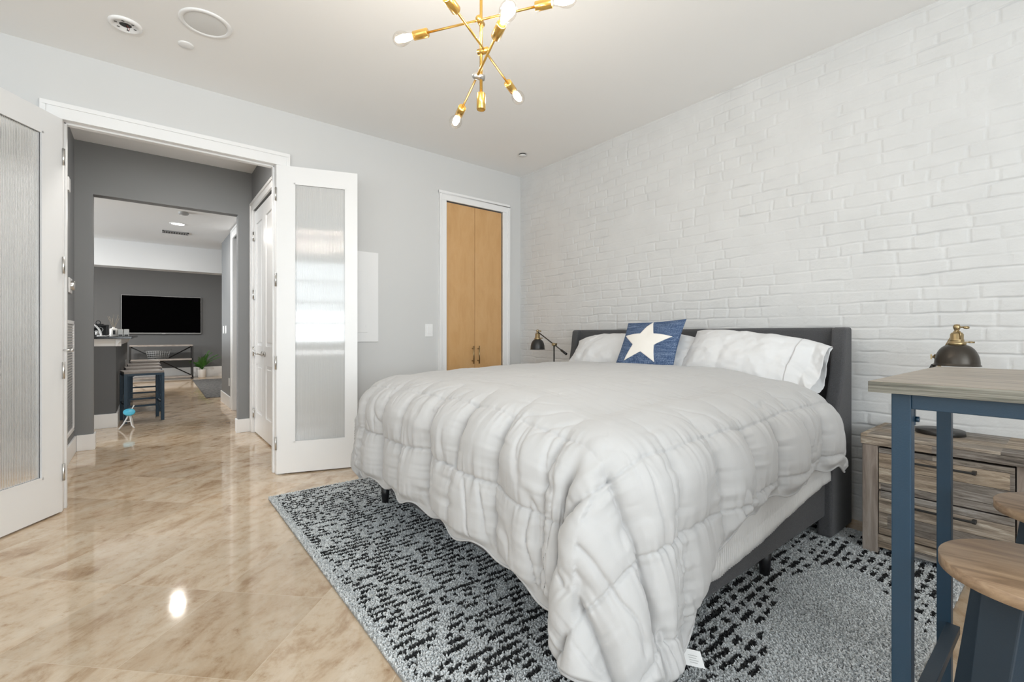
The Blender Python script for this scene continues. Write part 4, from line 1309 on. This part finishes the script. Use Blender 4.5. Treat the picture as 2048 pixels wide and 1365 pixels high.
for (y0, y1) in ((.184, .640), (-.325, .131)):
    for (z0, z1) in ((.333, .540), (.115, .327)):
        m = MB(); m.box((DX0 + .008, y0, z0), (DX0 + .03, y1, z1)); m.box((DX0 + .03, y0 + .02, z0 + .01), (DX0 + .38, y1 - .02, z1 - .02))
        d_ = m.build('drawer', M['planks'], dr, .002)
        zc = z1 - .045
        m = MB()
        a, b = (y0 + y1) / 2 - .115, (y0 + y1) / 2 + .115
        m.box((DX0 - .024, a, zc - .005), (DX0 - .015, b, zc + .005))
        for q in (a + .006, b - .006): m.box((DX0 - .020, q - .007, zc - .008), (DX0 + .010, q + .007, zc + .008))
        m.build('bar_pull', M['black'], d_, .002)
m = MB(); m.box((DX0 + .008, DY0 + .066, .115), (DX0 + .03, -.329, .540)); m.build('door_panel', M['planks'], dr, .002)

ns = empty('nightstand', (3.05, 3.40, 0), 'weathered wood nightstand behind the bed carrying the black lamp', 'nightstand')
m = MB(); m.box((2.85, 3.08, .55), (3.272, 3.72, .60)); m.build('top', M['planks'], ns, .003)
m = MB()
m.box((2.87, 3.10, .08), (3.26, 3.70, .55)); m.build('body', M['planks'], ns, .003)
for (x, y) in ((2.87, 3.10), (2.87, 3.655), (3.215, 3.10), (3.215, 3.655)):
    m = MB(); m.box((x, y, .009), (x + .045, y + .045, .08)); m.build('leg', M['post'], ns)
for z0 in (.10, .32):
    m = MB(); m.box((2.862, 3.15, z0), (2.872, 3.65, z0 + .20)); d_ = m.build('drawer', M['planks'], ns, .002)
    m = MB(); m.box((2.838, 3.30, z0 + .14), (2.848, 3.50, z0 + .15)); m.box((2.845, 3.30, z0 + .135), (2.865, 3.315, z0 + .155)); m.box((2.845, 3.485, z0 + .135), (2.865, 3.50, z0 + .155)); m.build('bar_pull', M['black'], d_)


# ------------------------------------------------------------------ task lamps
def task_lamp(base, z0, pivot, head, label, shade_mat, arm_mat, cap_mat, tail, kdir, R_=.080):
    """base: (x,y) of the post; pivot: (x,y,z) of the joint on the post; head: top of the shade neck"""
    r = empty('desk_lamp', (base[0], base[1], z0), label, 'lamp', 'balance arm lamps either side of the bed')
    pv = Vector(pivot); hd = Vector(head)
    m = MB(); m.lathe([(.0005, 0), (.092, 0), (.094, .003), (.094, .020), (.091, .023), (.012, .024), (.010, .03), (.0005, .03)], (base[0], base[1], z0), n=48); m.build('base', M['black'], r)
    m = MB(); m.cyl((base[0], base[1], z0 + .024), (pv.x, pv.y, pv.z), .007, n=14); m.build('post', arm_mat, r)
    m = MB(); d = (hd - pv).normalized()
    m.cyl(pv - d * tail, hd, .0055, n=12); am = m.build('arm', arm_mat, r)
    m = MB(); m.cyl(pv - d * (tail + .045), pv - d * (tail - .03), .011, n=16); m.build('counterweight', M['black'], am)
    m = MB(); sd = d.cross(Vector((0, 0, 1))).normalized()
    m.cyl(pv - sd * .018, pv + sd * .018, .013, n=16); m.cyl(pv - d * .018, pv + d * .018, .0105, n=14); m.cyl(pv + sd * .018, pv + sd * .034, .005, n=8)
    m.box(pv + sd * .034 - Vector((.003, .003, .012)), pv + sd * .034 + Vector((.003, .003, .012)))
    m.build('joint', cap_mat, r)
    c = hd
    m = MB()
    m.lathe([(.0005, .022), (.010, .020), (.014, .010), (.012, .0), (.009, -.006), (.009, -.016), (.020, -.018), (.022, -.024), (.024, -.026), (.024, -.050), (.026, -.052), (.026, -.056), (.024, -.058), (.030, -.062), (.033, -.066), (.033, -.074), (.030, -.078)], c, n=32)
    kk = Vector(kdir)
    m.cyl(c + Vector((0, 0, .008)), c + Vector((0, 0, .008)) + kk * .026, .004, n=8); m.lathe([(.0005, -.012), (.006, -.009), (.007, 0), (.006, .009), (.0005, .012)], c + Vector((0, 0, .006)) + kk * .036, kk, n=12)
    m.cyl(c + Vector((0, 0, -.062)) + kk * .02, c + Vector((0, 0, -.064)) + kk * .062, .0025, n=8); m.cyl(c + Vector((0, 0, -.0635)) + kk * .045, c + Vector((0, 0, -.064)) + kk * .066, .0042, n=8)
    pp = Vector((-kk.y, kk.x, 0))
    for s_ in (1, -1): m.tube([c + pp * s_ * .022 + Vector((0, 0, -.05)), c + pp * s_ * .028 + Vector((0, 0, -.03)), c + pp * s_ * .026 + Vector((0, 0, -.014)), c + pp * s_ * .010 + Vector((0, 0, -.010))], .0025, 6)
    m.build('socket_cap', cap_mat, r)
    prof = []
    for k in range(15):
        a = k / 14 * PI / 2
        prof.append((.028 + (R_ - .028) * math.sin(a), -.076 - .088 * (1 - math.cos(a)) - .004 * k / 14))
    prof += [(R_ + .004, -.172), (R_ + .004, -.175), (R_ - .001, -.174)]
    inner = [(p_[0] - .002, p_[1] - .001) for p_ in prof[:15]][::-1]
    m = MB(); m.lathe(prof, c, n=40); m.build('shade', shade_mat, r)
    m = MB(); m.lathe(inner, c, n=40); m.build('shade_lining', M['shade_in'], r)
    m = MB(); m.lathe([(.0005, -.155), (.020, -.148), (.026, -.130), (.014, -.100), (.012, -.085)], c, n=20); m.build('bulb', pm('unlit_bulb', (.8, .8, .78), .3), r)
    return r


task_lamp((3.00, 3.125), .60, (3.00, 3.125, 1.008), (3.00, 3.357, 1.130), 'black balance arm lamp behind the far side of the bed', M['black'], M['black'], M['antique'], .14, (1, 0, 0), .070)
task_lamp((3.11, .455), .603, (3.09, .455, .99), (3.00, .380, 1.128), 'black domed lamp with antique brass neck on the dresser', M['bronze'], M['antique'], M['antique'], .09, (.55, -.83, 0), .080)

# cable behind the dresser
m = MB()
m.tube([(3.262, .735, .50), (3.255, .76, .44), (3.25, .775, .36), (3.25, .75, .30), (3.262, .728, .27), (3.262, .76, .22), (3.25, .785, .16), (3.255, .745, .10), (3.25, .79, .02), (3.24, .76, .006)], .0035, 8)
tag(m.build('lamp_cord', M['cable']), 'black lamp cord hanging between the headboard and the dresser', 'cord')

# ================================================================== BAR TABLE AND STOOLS
bt = empty('bar_table', (1.59, -.35, 0), 'tall bar table with a greige wood top and blue metal frame', 'table')
TX0, TX1, TY0, TY1, TZ = 1.226, 1.953, -.95, .294, 1.0
m = MB(); m.box((TX0, TY0, TZ - .024), (TX1, TY1, TZ)); m.build('tabletop', M['table_wood'], bt, .0015)
edge_w = wood_mat('greige_oak_edge', [(0.32, (0.045, 0.043, 0.035)), (0.46, (0.13, 0.125, 0.10)), (0.58, (0.22, 0.21, 0.175)), (0.72, (0.32, 0.31, 0.27))], grain=(16, 1.4, 90), rough=.5, bump=.2)
m = MB(); m.box((TX0 - .001, TY0, TZ - .0235), (TX0 + .001, TY1, TZ - .0008)); m.box((TX0, TY1 - .001, TZ - .0235), (TX1, TY1 + .001, TZ - .0008)); m.build('edge_band', edge_w, bt)
lw = .033
for (x, y) in ((1.258, .262), (1.905, .287), (1.258, -.885), (1.905, -.885)):
    m = MB(); m.box((x, y - lw, .004), (x + lw, y, TZ - .024)); m.build('leg', M['blue_metal'], bt, .002)
m = MB(); m.box((1.260, -.885, TZ - .057), (1.284, .229, TZ - .0245)); m.build('apron', M['blue_metal'], bt, .0015)
m = MB(); m.box((1.909, -.885, TZ - .057), (1.933, .254, TZ - .0245)); m.build('apron', M['blue_metal'], bt, .0015)
m = MB(); m.box((1.291, .234, TZ - .057), (1.905, .260, TZ - .0245)); m.build('apron', M['blue_metal'], bt, .0015)
m = MB(); m.box((1.291, .234, .20), (1.905, .264, .225)); m.build('stretcher', M['dark_blue_metal'], bt, .0015)
m = MB(); m.box((1.291, -.912, .20), (1.905, -.888, .225)); m.build('stretcher', M['dark_blue_metal'], bt, .0015)
m = MB(); m.box((1.290, .2285, .905), (1.300, .232, .940)); m.cyl((1.295, .2285, .918), (1.295, .222, .918), .006, n=10); m.build('bracket', M['blue_metal'], bt)


def bar_stool(x, y, rz, label):
    r = empty('bar_stool', (0, 0, 0), label, 'stool', 'round oak stools tucked at the bar table')
    m = MB(); m.lathe([(.0005, .626), (.150, .626), (.155, .628), (.155, .648), (.153, .650), (.0005, .650)], (0, 0, 0), n=72); m.build('seat', M['stool_wood'], r)
    for k in range(4):
        a = PI / 4 + k * PI / 2
        ca, sa = math.cos(a), math.sin(a)
        m = MB()
        t0 = Vector((.085 * ca, .085 * sa, .626)); b0 = Vector((.19 * ca, .19 * sa, .0))
        tn = Vector((-sa, ca, 0)); nr = Vector((ca, sa, 0))
        vs = []
        for (p_, w_, d_) in ((t0, .034, .018), (b0, .020, .016)):
            for (s1, s2) in ((-1, -1), (1, -1), (1, 1), (-1, 1)): vs.append(p_ + tn * w_ * s1 + nr * d_ * s2)
        m.add(vs, [(3, 2, 1, 0), (4, 5, 6, 7), (0, 1, 5, 4), (1, 2, 6, 5), (2, 3, 7, 6), (3, 0, 4, 7)])
        m.build('leg', M['dark_blue_metal'], r, .003)
    for (z, rr) in ((.22, .145),):
        m = MB()
        pts = [Vector((rr * math.cos(PI / 4 + k * PI / 2), rr * math.sin(PI / 4 + k * PI / 2), z)) for k in range(4)]
        for k in range(4): m.cyl(pts[k], pts[(k + 1) % 4], .010, n=10)
        m.build('foot_rest', M['dark_blue_metal'], r)
    r.location = (x, y, 0); r.rotation_euler = (0, 0, rz)
    return r


s1 = bar_stool(1.322, .040, math.radians(12), 'front round oak stool tucked at the near side of the bar table')
s2 = copy_tree(s1)
s2.location = (1.845, .005, 0); s2.rotation_euler = (0, 0, math.radians(-8))
s2['label'] = 'round oak stool on the dresser side of the bar table, only its seat edge showing'

# ================================================================== CHANDELIER
ch = empty('chandelier', (1.056, 1.524, CZ), 'brass sputnik chandelier with glowing bare bulbs over the bed', 'chandelier')
cx0, cy0 = 1.056, 1.524
right = Vector((math.cos(YAW), -math.sin(YAW), 0)); fwd = Vector((math.sin(YAW), math.cos(YAW), 0))
m = MB(); m.lathe([(.0005, 0), (.06, 0), (.06, -.022), (.055, -.026), (.0005, -.027)], (cx0, cy0, CZ), n=40); m.build('canopy', M['brass'], ch)
m = MB(); m.cyl((cx0, cy0, CZ - .02), (cx0, cy0, 2.06), .0062, n=16); m.build('stem', M['brass'], ch)


def socket(mb, p, d):
    d = Vector(d).normalized()
    mb.lathe([(.0005, 0), (.0165, 0), (.0178, .002), (.0178, .064), (.0165, .066), (.014, .066), (.0135, .060), (.0005, .060)], p, d, n=28)


m = MB(); socket(m, (cx0, cy0, 2.076), (0, 0, -1)); m.build('socket', M['brass'], ch)
m = MB(); m.lathe([(.0134, .0597), (.0005, .0594)], (cx0, cy0, 2.076), (0, 0, -1), n=20); m.build('socket_mouth', M['brass_dark'], ch)
for (z, dr_, dw_, dz_, jm) in ((2.362, .155, -.047, .004, 'brass'), (2.245, .072, .17, -.010, 'brass'), (2.142, -.052, .135, -.012, 'chrome')):
    v = right * dr_ + fwd * dw_ + Vector((0, 0, dz_))
    v.normalize()
    side = v.cross(Vector((0, 0, 1))).normalized()
    if side.dot(fwd) > 0: side = -side
    c = Vector((cx0, cy0, z)) + side * .017
    m = MB(); m.cyl(c - side * .030, c + side * .014, .0125, n=20); m.lathe([(.0005, .020), (.008, .018), (.0125, .013)], c, side, n=20); m.build('joint', M[jm], ch)
    m = MB(); m.cyl(c - v * .235, c + v * .235, .0046, n=14); am = m.build('arm', M['brass'], ch)
    for s_ in (1, -1):
        dd = v * s_
        p = c + dd * .230
        m = MB(); socket(m, p, dd); m.build('socket', M['brass'], ch)
        q = p + dd * .062
        bulb_prof = [(.0120, 0), (.0125, .012), (.017, .026), (.025, .042), (.0295, .058), (.0295, .070), (.025, .084), (.016, .094), (.006, .098), (.0005, .0985)]
        m = MB(); m.lathe(bulb_prof, q, dd, n=28); bb = m.build('bulb', M['bulb_glass'], ch)
        m = MB(); m.lathe([(.0005, .010), (.008, .014), (.013, .028), (.0155, .050), (.0125, .074), (.0005, .083)], q, dd, n=16); m.build('filament', M['filament'], bb)
        pl = bpy.data.lights.new('bulb_lamp', 'POINT'); pl.energy = 10.0; pl.color = (1, .92, .82); pl.shadow_soft_size = .028
        lo = bpy.data.objects.new('bulb_lamp', pl); COL.objects.link(lo); lo.parent = ch; lo.location = (q + dd * .05) - Vector(ch.location)

# ================================================================== LIVING ROOM FURNITURE
YF = 14.45
tv = empty('television', (.31, YF, 1.15), 'large black wall mounted television with a thin silver edge', 'television')
m = MB(); m.box((-.485, YF - .055, 1.125), (1.105, YF - .012, 2.065)); m.build('casing', M['tvframe'], tv, .004)
m = MB(); m.box((-.475, YF - .058, 1.150), (1.095, YF - .053, 2.055)); m.build('screen', M['screen'], tv)
m = MB(); m.box((.29, YF - .060, 1.118), (.36, YF - .054, 1.142)); m.build('badge', M['tvframe'], tv)
m = MB(); m.box((.1, YF - .014, 1.4), (.5, YF, 1.75)); m.build('wall_mount', M['black'], tv)

cs = empty('console_table', (.30, 14.05, 0), 'long console table with grey wood shelves and crossed black metal braces', 'console table')
cx1, cx2, cy1, cy2 = -.33, .905, 13.86, 14.22
for z in (.835, .49, .06):
    m = MB(); m.box((cx1 + .01, cy1, z - .015), (cx2 - .01, cy2, z + .018)); m.build('shelf', M['grey_wood'], cs, .002)
for (x, y) in ((cx1, cy1), (cx2 - .035, cy1), (cx1, cy2 - .035), (cx2 - .035, cy2 - .035)):
    m = MB(); m.box((x, y, 0), (x + .035, y + .035, .82)); m.build('leg', M['black'], cs)
for (a, b) in (((cx1 + .03, .80), (cx2 - .03, .08)), ((cx1 + .03, .08), (cx2 - .03, .80))):
    m = MB(); m.cyl((a[0], cy2 - .012, a[1]), (b[0], cy2 - .012, b[1]), .013, n=8); m.build('brace', M['black'], cs)
bk = empty('wire_basket', (.21, 14.05, .508), 'open wire basket on the middle shelf of the console table', 'basket')
m = MB()
bw, bd = .225, .13
for k in range(5):
    z = .512 + k * .048; s_ = .84 + .16 * k / 4
    m.tube([(.21 - bw * s_, 14.05 - bd * s_, z), (.21 + bw * s_, 14.05 - bd * s_, z), (.21 + bw * s_, 14.05 + bd * s_, z), (.21 - bw * s_, 14.05 + bd * s_, z)], .0045, 6, True)
for k in range(11):
    q = -1 + 2 * k / 10
    for sy in (-1, 1): m.cyl((.21 + q * bw * .84, 14.05 + sy * bd * .84, .512), (.21 + q * bw, 14.05 + sy * bd, .704), .0035, n=6)
    m.cyl((.21 + q * bw * .84, 14.05 - bd * .84, .512), (.21 + q * bw * .84, 14.05 + bd * .84, .512), .003, n=6)
for k in range(6):
    q = -1 + 2 * k / 5
    for sx in (-1, 1): m.cyl((.21 + sx * bw * .84, 14.05 + q * bd * .84, .512), (.21 + sx * bw, 14.05 + q * bd, .704), .0035, n=6)
m.build('wire_mesh', M['wire'], bk)
for sx in (-1, 1):
    m = MB(); m.tube([(.21 + sx * bw, 14.0, .704), (.21 + sx * (bw + .03), 14.01, .73), (.21 + sx * (bw + .03), 14.09, .73), (.21 + sx * bw, 14.10, .704)], .006, 6); m.build('handle', M['wire'], bk)

pp = empty('potted_palm', (1.10, 14.1, 0), 'small green palm in a white pot beside the console table', 'plant')
m = MB(); m.lathe([(.0005, 0), (.075, 0), (.082, .01), (.098, .21), (.098, .218), (.090, .218), (.088, .20), (.0005, .20)], (1.10, 14.1, 0), n=28); m.build('pot', M['pot'], pp)
m = MB(); m.lathe([(.088, .197), (.0005, .203)], (1.10, 14.1, 0), n=20); m.build('soil', M['soil'], pp)
m = MB()
rr = random.Random(4)
for k in range(16):
    a = k * 2.399; ln = (.42 + .18 * rr.random()) * (.55 if math.cos(a) < -.3 else 1.0) * (.6 if math.sin(a) > .5 else 1); el = math.radians(56 + 30 * rr.random())
    d = Vector((math.cos(a), math.sin(a) * .8, 0))
    prev = []
    for s_ in range(8):
        t_ = s_ / 7
        prev.append(Vector((1.10, 14.1, .20)) + d * (ln * t_ * math.cos(el) * (1 + .5 * t_)) + Vector((0, 0, ln * (t_ * math.sin(el) * 1.15 - .32 * t_ * t_))))
    m.tube(prev, [.006 - .0006 * s_ for s_ in range(8)], 5)
    for s_ in range(2, 8):
        p0 = prev[s_]; dd = (prev[s_] - prev[s_ - 1]).normalized(); sd = dd.cross(Vector((0, 0, 1))).normalized()
        for h_ in (0, .5):
            p1 = prev[s_ - 1].lerp(p0, h_ + .5) if s_ < 8 else p0
            L_ = .15 * (1 - .07 * s_)
            for sg in (-1, 1):
                tip = p1 + sd * sg * L_ * .75 + dd * L_ * .8 + Vector((0, 0, -.03)); mid = (p1 + tip) / 2 + Vector((0, 0, .018))
                wv = dd * .011
                m.add([p1, mid + wv, tip, mid - wv], [(0, 1, 2, 3)])
m.build('fronds', M['leaf'], pp)

rg = empty('runner_rug', (1.6, 11.4, 0), 'dark grey mottled rug on the living room floor', 'rug')
mott = pm('mottled_dark_weave', (.10, .10, .10), .95, bump=.8, bscale=90, var=.85, vscale=26, stretch=(1, 2.2, 1))
m = MB(); m.add([(.80, 9.50, .001), (2.6, 9.45, .001), (2.9, 13.4, .001), (.86, 13.45, .001), (.80, 9.50, .012), (2.6, 9.45, .012), (2.9, 13.4, .012), (.86, 13.45, .012)], [(0, 3, 2, 1), (4, 5, 6, 7), (0, 1, 5, 4), (1, 2, 6, 5), (2, 3, 7, 6), (3, 0, 4, 7)]); m.build('weave', mott, rg)

# counter stools along the bar
def counter_stool():
    r = empty('counter_stool', (0, 0, 0), '', 'stool', 'grey topped stools along the bar')
    m = MB(); m.box((-.20, -.19, .612), (.20, .19, .640)); m.build('seat', M['grey_wood'], r, .003)
    for (x, y) in ((-.185, -.175), (.185, -.175), (.185, .175), (-.185, .175)):
        m = MB(); m.box((x - .017, y - .017, 0), (x + .017, y + .017, .612)); m.build('leg', M['blue_metal'], r, .002)
    m = MB()
    for z in (.585,):
        for s_ in (-1, 1):
            m.box((-.185, s_ * .175 - .012, z), (.185, s_ * .175 + .012, z + .027)); m.box((s_ * .185 - .012, -.175, z), (s_ * .185 + .012, .175, z + .027))
    m.build('seat_frame', M['blue_metal'], r)
    for (x0, y0, x1, y1) in ((-.185, -.175, -.185, .175), (.185, -.175, .185, .175), (-.185, .175, .185, .175)):
        m = MB(); z = .22 if x0 == x1 else .15
        m.box((x0 - .010, y0 - .010, z), (x1 + .010, y1 + .010, z + .025)); m.build('stretcher', M['blue_metal'], r)
    return r


cst = counter_stool()
labs = ['nearest grey topped blue metal stool at the bar, by the white wire stand', 'second grey topped blue metal stool from the hall, at the bar', 'third grey topped blue metal stool from the hall, at the bar', 'last grey topped blue metal stool at the bar, by the console table']
for k, (x, y, a) in enumerate(((-.05, 7.60, .14), (-.045, 8.45, .08), (-.04, 9.35, .05), (-.03, 10.35, .05))):
    s_ = cst if k == 0 else copy_tree(cst)
    s_.location = (x, y, 0); s_.rotation_euler = (0, 0, a); s_['label'] = labs[k]

# small white wire stand with an aqua top on the hall floor
ws = empty('wire_stand', (-.17, 7.03, 0), 'small white wire stand with a round aqua top on the floor by the bar', 'stand')
m = MB()
m.tube([(-.17, 7.03, .165), (-.185, 7.02, .12), (-.215, 6.99, .06), (-.255, 6.95, .006)], .008, 8)
m.tube([(-.155, 7.02, .165), (-.15, 7.0, .10), (-.14, 6.98, .04), (-.115, 6.95, .006)], .008, 8)
m.tube([(-.20, 7.005, .085), (-.175, 7.01, .078), (-.148, 7.0, .085)], .006, 8)
m.tube([(-.16, 7.06, .17), (-.14, 7.10, .09), (-.13, 7.13, .006)], .008, 8)
m.tube([(-.155, 7.05, .18), (-.135, 7.06, .23), (-.12, 7.07, .26)], .006, 8)
m.build('legs', M['plastic'], ws)
m = MB(); m.lathe([(.0005, .0), (.052, .002), (.056, .008), (.056, .018), (.05, .024), (.0005, .028)], (-.165, 7.03, .178), (.05, -.55, .8), n=28); m.build('round_top', M['aqua'], ws)

# things on the bar
jx, jy = -.328, 7.60
jar = empty('reed_diffuser', (jx, jy, 1.08), 'white reed diffuser jar with a dark label and sticks on the bar', 'diffuser')
m = MB(); m.lathe([(.0005, 0), (.036, 0), (.038, .003), (.038, .092), (.035, .096), (.014, .100), (.011, .118), (.0005, .118)], jar.location, n=28); m.build('jar', M['pot'], jar)
m = MB(); m.box((jx - .004, jy - .0415, 1.103), (jx + .020, jy - .036, 1.155)); m.build('label_patch', M['photo_black'], jar)
for k in range(7):
    a = k * 2.4
    m = MB(); m.cyl((jx + .005 * math.cos(a), jy + .005 * math.sin(a), 1.18), (jx + .055 * math.cos(a), jy + .055 * math.sin(a), 1.31 + .02 * (k % 3)), .0016, n=5); m.build('reed', M['reed'], jar)
for k, (x, lab) in enumerate(((-.262, 'frosted candle glass between the diffuser and another candle'), (-.204, 'frosted candle glass at the corner of the bar top'))):
    cn = empty('candle', (x, 7.60, 1.08), lab, 'candle', 'candles on the bar')
    m = MB(); m.box((x - .026, 7.57, 1.08), (x + .026, 7.63, 1.170)); m.build('glass', M['candle'], cn, .004)
    m = MB(); m.box((x - .018, 7.566, 1.087), (x + .018, 7.571, 1.103)); m.build('label_patch', M['dark_slot'], cn)
ar = empty('arched_lamp', (-.59, 7.50, 1.08), 'white arched arm lamp on the bar beside the black lantern', 'lamp')
m = MB()
m.tube([(-.60 + .162 * math.cos(a), 7.50, 1.088 + .165 * math.sin(a)) for a in [q * PI / 16 for q in range(0, 13)]], .010, 10)
m.build('arch', M['plastic'], ar)
m = MB(); m.lathe([(.0005, 0), (.040, 0), (.040, .010), (.0005, .012)], (-.438, 7.50, 1.08), n=24); m.build('foot', M['plastic'], ar)
m = MB(); m.tube([(-.41, 7.47, 1.084), (-.39, 7.46, 1.084), (-.372, 7.50, 1.09), (-.362, 7.545, 1.10)], .004, 6); m.build('cable', M['plastic'], ar)
lx, ly = -.485, 7.82
ln = empty('lantern', (lx, ly, 1.08), 'black metal lantern behind the arched lamp on the bar', 'lantern')
m = MB()
for sx in (-1, 1):
    for sy in (-1, 1): m.box((lx + sx * .088 - .009, ly + sy * .085 - .009, 1.09), (lx + sx * .088 + .009, ly + sy * .085 + .009, 1.215))
m.box((lx - .10, ly - .10, 1.08), (lx + .10, ly + .10, 1.096)); m.box((lx - .10, ly - .10, 1.212), (lx + .10, ly + .10, 1.226)); m.box((lx - .05, ly - .05, 1.226), (lx + .05, ly + .05, 1.238))
m.build('frame', M['photo_black'], ln)
m = MB(); m.box((lx - .085, ly + .078, 1.096), (lx + .085, ly + .086, 1.212)); m.build('back_plate', M['photo_black'], ln)
m = MB(); m.tube([(lx + .022 * math.cos(q * PI / 8), ly, 1.255 + .024 * math.sin(q * PI / 8)) for q in range(16)], .005, 6, True); m.build('ring', M['photo_black'], ln)
for sx in (-1, 1):
    m = MB(); m.tube([(lx + sx * (.02 + .032 * math.sin(q * PI / 6)), ly - .098, 1.165 + .030 * math.cos(q * PI / 6)) for q in range(8)], .004, 6); m.build('scroll', M['wire'], ln)
m = MB(); m.lathe([(.0005, 0), (.028, 0), (.028, .055), (.0005, .057)], (lx, ly, 1.096), n=20); m.build('pillar_candle', M['pot'], ln)
